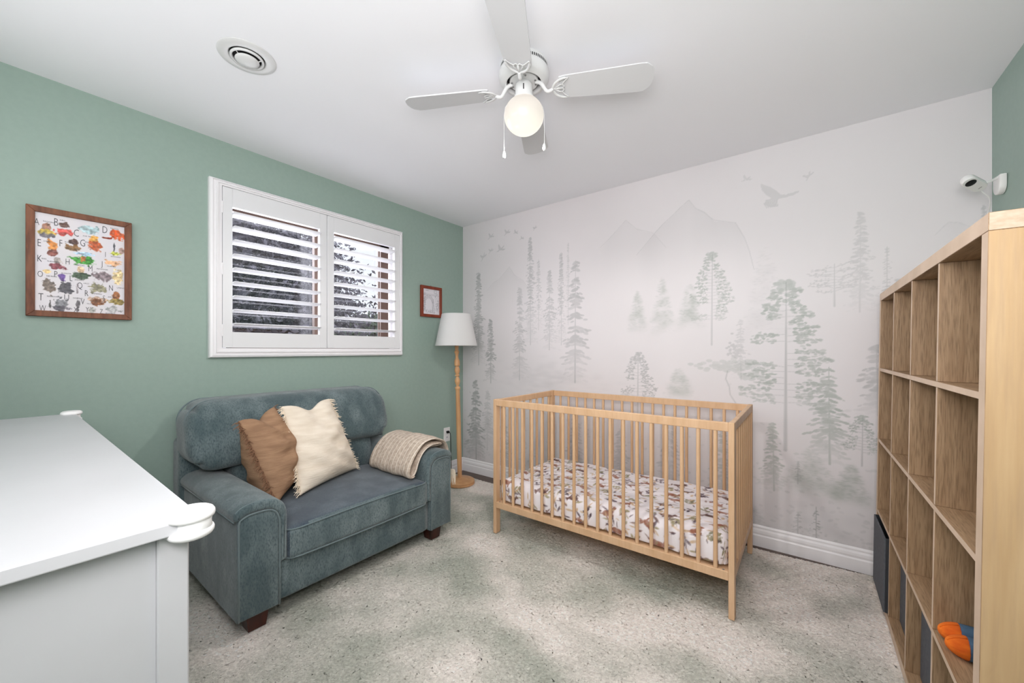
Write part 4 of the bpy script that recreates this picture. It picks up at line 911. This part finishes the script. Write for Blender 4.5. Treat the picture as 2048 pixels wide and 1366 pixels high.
def bumper(lab, x, y, sx):
    t = thing('corner_bumper', lab, 'corner guard', (x, y, .92), 'dresser corner guards')
    def lobe(z, h, R, fl):
        bm = B(); prof = [(0, h), (R*.6, h*.98), (R*.8, h*.86), (R*.92, h*.6), (R*.99, h*.2), (R, -h*.25), (R*.97, -h*.6), (R*.88, -h*.8), (0, -h*.8)]
        if fl: prof = [(r, -q) for r, q in prof]
        lathe(bm, prof, (0, 0, 0), 40)
        for v in bm.verts:
            a = math.atan2(v.co.y, v.co.x*sx); r = math.hypot(v.co.x, v.co.y); k = 1+.28*max(0, math.cos(2*(a-PI/4)))**2 if (v.co.x*sx < 0 and v.co.y < 0) else 1
            v.co = Vector((x-.004*sx+v.co.x*k, y-.006+v.co.y*k, z+v.co.z))
        return bm
    link('upper_lobe', lobe(.9375, .0085, .030, False), M['foam'], t, smooth=True); link('lower_lobe', lobe(.9110, .0080, .029, True), M['foam'], t, smooth=True)
    bm = lathe(B(), [(0, .911), (.0235, .911), (.0215, .924), (.0235, .937), (0, .937)], (x-.001*sx, y-.003, 0), 32); link('clip', bm, M['foam'], t, smooth=True)
bumper('white rubber guard on the near corner of the dresser', 1.995, -2.637, 1); bumper('white rubber guard on the far corner of the dresser, by the wall', .425, -2.637, -1)

# ------------------------------------------------------------------ ceiling fan
fc = CAM+VIEW*1.68+RIGHT*.060; FX, FY = fc.x, fc.y
fan = thing('ceiling_fan', 'white four-blade ceiling fan with a lit opal globe', 'fan', (FX, FY, H))
hp = [(0, 2.4139), (.100, 2.4139), (.102, 2.408), (.100, 2.403), (.101, 2.384), (.107, 2.380), (.109, 2.366), (.107, 2.350), (.098, 2.338), (.080, 2.330), (.076, 2.331), (.074, 2.337), (.0745, 2.355), (0, 2.355)]
hs = link('motor_housing', lathe(B(), hp, (FX, FY, 0), 64), M['white_metal'], fan, smooth=38)
bm = B()
for k in range(72):
    a = 2*PI*k/72; c_ = Vector((FX+.1008*math.cos(a), FY+.1008*math.sin(a), 2.394)); u = Vector((-math.sin(a), math.cos(a), 0))*.0022; n_ = Vector((math.cos(a), math.sin(a), 0))*.0008
    vs = [bm.verts.new(c_+s*u+Vector((0, 0, q*.006))+n_) for s, q in ((-1, -1), (1, -1), (1, 1), (-1, 1))]; bm.faces.new(vs)
link('vent_slots', bm, M['dark'], hs, kind='stuff')
link('motor_core', lathe(B(), [(0, 2.335), (.058, 2.335), (.062, 2.339), (.062, 2.352), (0, 2.352)], (FX, FY, 0), 40), M['white_metal'], fan, smooth=38)
link('motor_gap', lathe(B(), [(.0, 2.3515), (.073, 2.3515), (.073, 2.3545), (0, 2.3545)], (FX, FY, 0), 40), M['dark'], fan)
link('switch_housing', lathe(B(), [(0, 2.336), (.028, 2.336), (.036, 2.326), (.037, 2.318), (.037, 2.278), (.034, 2.272), (0, 2.272)], (FX, FY, 0), 40), M['white_metal'], fan, smooth=38)
ft = link('light_fitter', lathe(B(), [(0, 2.280), (.034, 2.280), (.042, 2.276), (.043, 2.268), (.043, 2.252), (.041, 2.250), (.036, 2.252), (0, 2.256)], (FX, FY, 0), 40), M['white_metal'], fan, smooth=38)
for k in range(3):
    a = k*2.094+.5; d = Vector((math.cos(a), math.sin(a), 0)); link('thumb_screw', lathe(B(), [(0, 0), (.004, 0), (.004, .009), (0, .010)], Vector((FX, FY, 2.262))+d*.041, 10, d), M['white_metal'], ft)
gz = 2.196; pf = [(.030, gz+.078)]+[(.0855*math.cos(a)*(1 if a < 0 else .995), gz+.079*math.sin(a)) for a in np.linspace(1.15, -PI/2+.001, 26)]; pf[-1] = (0, gz-.079)
link('globe', lathe(B(), pf, (FX, FY, 0), 56), M['opal'], fan, smooth=True)
for q in (-.035, .035):
    p = Vector((FX, FY, 2.300))-VIEW*.0375+RIGHT*(q*0-.002); 
link('switch_slot', box(B(), -.0022, .0022, -.0006, .0006, -.012, .012), M['dark'], None)
s_ = bpy.data.objects['switch_slot']; s_.parent = fan; s_.location = Vector((FX, FY, 2.300))-VIEW*.0372-RIGHT*.003-offs(fan); s_.rotation_euler = (0, 0, YAW)
DEL = math.radians(-10)
def blade_pts(R0, R1):
    # outline in (radial, across)
    L = [(R0, -.050), (R0+.02, -.055), (R1-.06, -.0675), (R1-.035, -.066), (R1-.012, -.048), (R1-.004, -.030), (R1, 0), (R1-.004, .030), (R1-.012, .048), (R1-.035, .066), (R1-.06, .0675), (R0+.02, .055), (R0, .050)]
    return L
for k in range(4):
    a = DEL+k*PI/2; ra = RIGHT*math.cos(a)+VIEW*math.sin(a); ac = Vector((-ra.y, ra.x, 0)); pit_ = math.radians(-11)
    acp = ac*math.cos(pit_)+Vector((0, 0, 1))*math.sin(pit_); nn = ra.cross(acp); Z0 = 2.302
    def W3(r, s, n=0): return Vector((FX, FY, Z0))+ra*r+acp*s+nn*n
    bm = B(); o = blade_pts(.150, .535)
    lo = [bm.verts.new(W3(r, s, -.0025)) for r, s in o]; hi = [bm.verts.new(W3(r, s, .0025)) for r, s in o]; bm.faces.new(lo); bm.faces.new(hi[::-1])
    for i in range(len(o)): bm.faces.new((lo[i], hi[i], hi[(i+1) % len(o)], lo[(i+1) % len(o)]))
    link('blade', bm, M['blade'], fan)
    # ornate blade iron below the blade
    s_dn = -1 if nn.z > 0 else 1; D_ = s_dn*.0065
    bm = B(); fl = (nn, .6)
    c0 = Vector((FX, FY, 2.338))+ra*.050; tube(bm, catmull([c0, c0+ra*.025+Vector((0, 0, -.012)), W3(.100, 0, D_)+Vector((0, 0, -.006)), W3(.125, 0, D_)], 5), [.0085]*8+[.0075]*8, 8)
    tube(bm, catmull([W3(.190, -.048, D_), W3(.165, -.046, D_), W3(.138, -.030, D_), W3(.124, 0, D_), W3(.138, .030, D_), W3(.165, .046, D_), W3(.190, .048, D_)], 6), [.003]*4+[.006]*29+[.003]*4, 8, flat=fl)
    tube(bm, catmull([W3(.190, -.048, D_), W3(.172, -.030, D_), W3(.166, -.018, D_), W3(.172, -.008, D_), W3(.165, 0, D_), W3(.172, .008, D_), W3(.166, .018, D_), W3(.172, .030, D_), W3(.190, .048, D_)], 5), .0032, 7, flat=fl)
    tube(bm, [W3(.122, 0, D_), W3(.165, 0, D_)], .0050, 7, flat=fl)
    for s in (-1, 1): tube(bm, [W3(.130, 0, D_), W3(.155, s*.018, D_), W3(.166, s*.018, D_)], .0032, 7, flat=fl)
    ir = link('blade_iron', bm, M['white_metal'], fan, smooth=True)
    for s in (-1, 1):
        link('screw', lathe(B(), [(0, 0), (.0042, 0), (.0035, .003), (0, .004)], Vector((FX, FY, 2.335))+ra*.050+ac*s*.013, 12, Vector((0, 0, -1))), M['grey_metal'], ir)
for q, ze in ((-.086, 2.012), (.088, 2.045)):
    sgn = 1 if q > 0 else -1; p0 = Vector((FX, FY, 2.282))+RIGHT*.036*sgn; p1_ = Vector((FX, FY, 2.235))+RIGHT*(q*.93); p2_ = Vector((FX, FY, 2.20))+RIGHT*q; p3 = Vector((p2_.x, p2_.y, ze+.03))
    bm = tube(B(), [p0, p1_, p2_, Vector((p2_.x, p2_.y, 2.10)), p3], .0009, 5); z = ze+.032
    while z < 2.10: bmesh.ops.create_icosphere(bm, subdivisions=1, radius=.0020, matrix=Matrix.Translation((p2_.x, p2_.y, z))); z += .0052
    ch = link('pull_chain', bm, M['chain'], fan)
    link('pull_knob', lathe(B(), [(0, 0), (.004, .001), (.0072, .006), (.0078, .012), (.006, .022), (.0035, .030), (0, .031)], (p2_.x, p2_.y, ze), 18), M['white_metal'], ch, smooth=True)

# ------------------------------------------------------------------ ceiling vent
vx, vy = .868, -2.186
vt = thing('ceiling_vent', 'round white ceiling air diffuser above the window side of the room', 'vent', (vx, vy, H))
link('flange', lathe(B(), [(.064, H-.002), (.066, H-.006), (.070, H-.008), (.100, H-.005), (.105, H-.002), (.105, H-.0005), (.064, H-.0005)], (vx, vy, 0), 64), M['white_metal'], vt, smooth=50)
link('duct', lathe(B(), [(.063, H-.0012), (0, H-.0012)], (vx, vy, 0), 48), M['dark'], vt)
link('ring', lathe(B(), [(.052, H-.010), (.054, H-.014), (.060, H-.013), (.0615, H-.008), (.058, H-.003), (.050, H-.005), (.052, H-.010)], (vx, vy, 0), 64), M['white_metal'], vt, smooth=True)
link('disc', lathe(B(), [(0, H-.028), (.02, H-.027), (.034, H-.0235), (.042, H-.020), (.044, H-.017), (.042, H-.014), (0, H-.012)], (vx, vy, 0), 56), M['white_metal'], vt, smooth=True)
bm = B()
for k in range(3):
    a = k*2.094+.9; tube(bm, [(vx+.040*math.cos(a), vy+.040*math.sin(a), H-.014), (vx+.055*math.cos(a), vy+.055*math.sin(a), H-.007)], .002, 6)
link('bracket', bm, M['white_metal'], vt)

# ------------------------------------------------------------------ baby monitor camera
bc_ = thing('monitor_camera', 'small white monitor camera with a black lens on a wall arm above the bookcase', 'camera', (W, -.19, 1.915))
bm = B(); pts = [(-.180, 1.952), (-.105, 1.952), (-.105, 1.91)]+[(-.1425+.0375*math.cos(a), 1.91+.0375*math.sin(a)) for a in np.linspace(0, -PI, 12)][1:]
link('wall_plate', prism(B(), pts, 0, W-.024, W-.001, .004, 2), M['white_plastic'], bc_, smooth=50)
link('arm', tube(B(), catmull([(W-.022, -.158, 1.946), (W-.034, -.17, 1.936), (W-.048, -.18, 1.928), (W-.062, -.186, 1.923)], 5), .0055, 10, flat=((0, 1, .2), .6)), M['white_plastic'], bc_, smooth=True)
n_ = (-VIEW*.52+Vector((0, 0, -.86))-RIGHT*.12).normalized(); lng = (RIGHT*.90+VIEW*.34); lng = (lng-n_*lng.dot(n_)).normalized(); acr = n_.cross(lng).normalized(); cc = Vector((3.326, -.205, 1.924))
def stad(bm, hl, r, n0, n1, bev=0):
    o = []
    for k in range(17): a = -PI/2+PI*k/16; o.append((hl+r*math.cos(a), r*math.sin(a)))
    for k in range(17): a = PI/2+PI*k/16; o.append((-hl+r*math.cos(a), r*math.sin(a)))
    lv = [(1-.12*bev, n0), (1, n0+bev*.005), (1, n1-bev*.005), (1-.12*bev, n1)]; R = []
    for s, q in lv: R.append([bm.verts.new(cc+lng*p[0]*(1 if s == 1 else .96)+acr*p[1]*s+n_*q) for p in o])
    for A, Bq in zip(R[:-1], R[1:]):
        for i in range(len(o)): bm.faces.new((A[i], A[(i+1) % len(o)], Bq[(i+1) % len(o)], Bq[i]))
    bm.faces.new(R[0]); bm.faces.new(R[-1]); return bm
link('body', stad(B(), .034, .024, -.013, .013, 1), M['white_plastic'], bc_, smooth=40)
ln = link('lens', lathe(B(), [(0, .0148), (.015, .0148), (.0175, .0138), (.0175, .011), (0, .011)], cc-lng*.026, 32, n_), M['black'], bc_, smooth=35)
link('lens_glass', lathe(B(), [(0, .0162), (.004, .0158), (.0065, .0148), (0, .0145)], cc-lng*.026, 24, n_), M['dark'], ln, smooth=True)
link('indicator', tube(B(), [cc+lng*.033-acr*.006+n_*.0135, cc+lng*.033+acr*.006+n_*.0135], .0012, 6), M['grey_metal'], bc_)
q = cc+lng*.050-n_*.004
link('cable', tube(B(), catmull([q, q+Vector((.006, .01, -.02)), (3.395, -.12, 1.86), (3.404, -.045, 1.80), (3.40, -.03, 1.70), (3.405, -.028, 1.60), (3.415, -.03, 1.45), (3.415, -.03, .9)], 6), .0024, 8), M['white_plastic'], bc_, smooth=True)
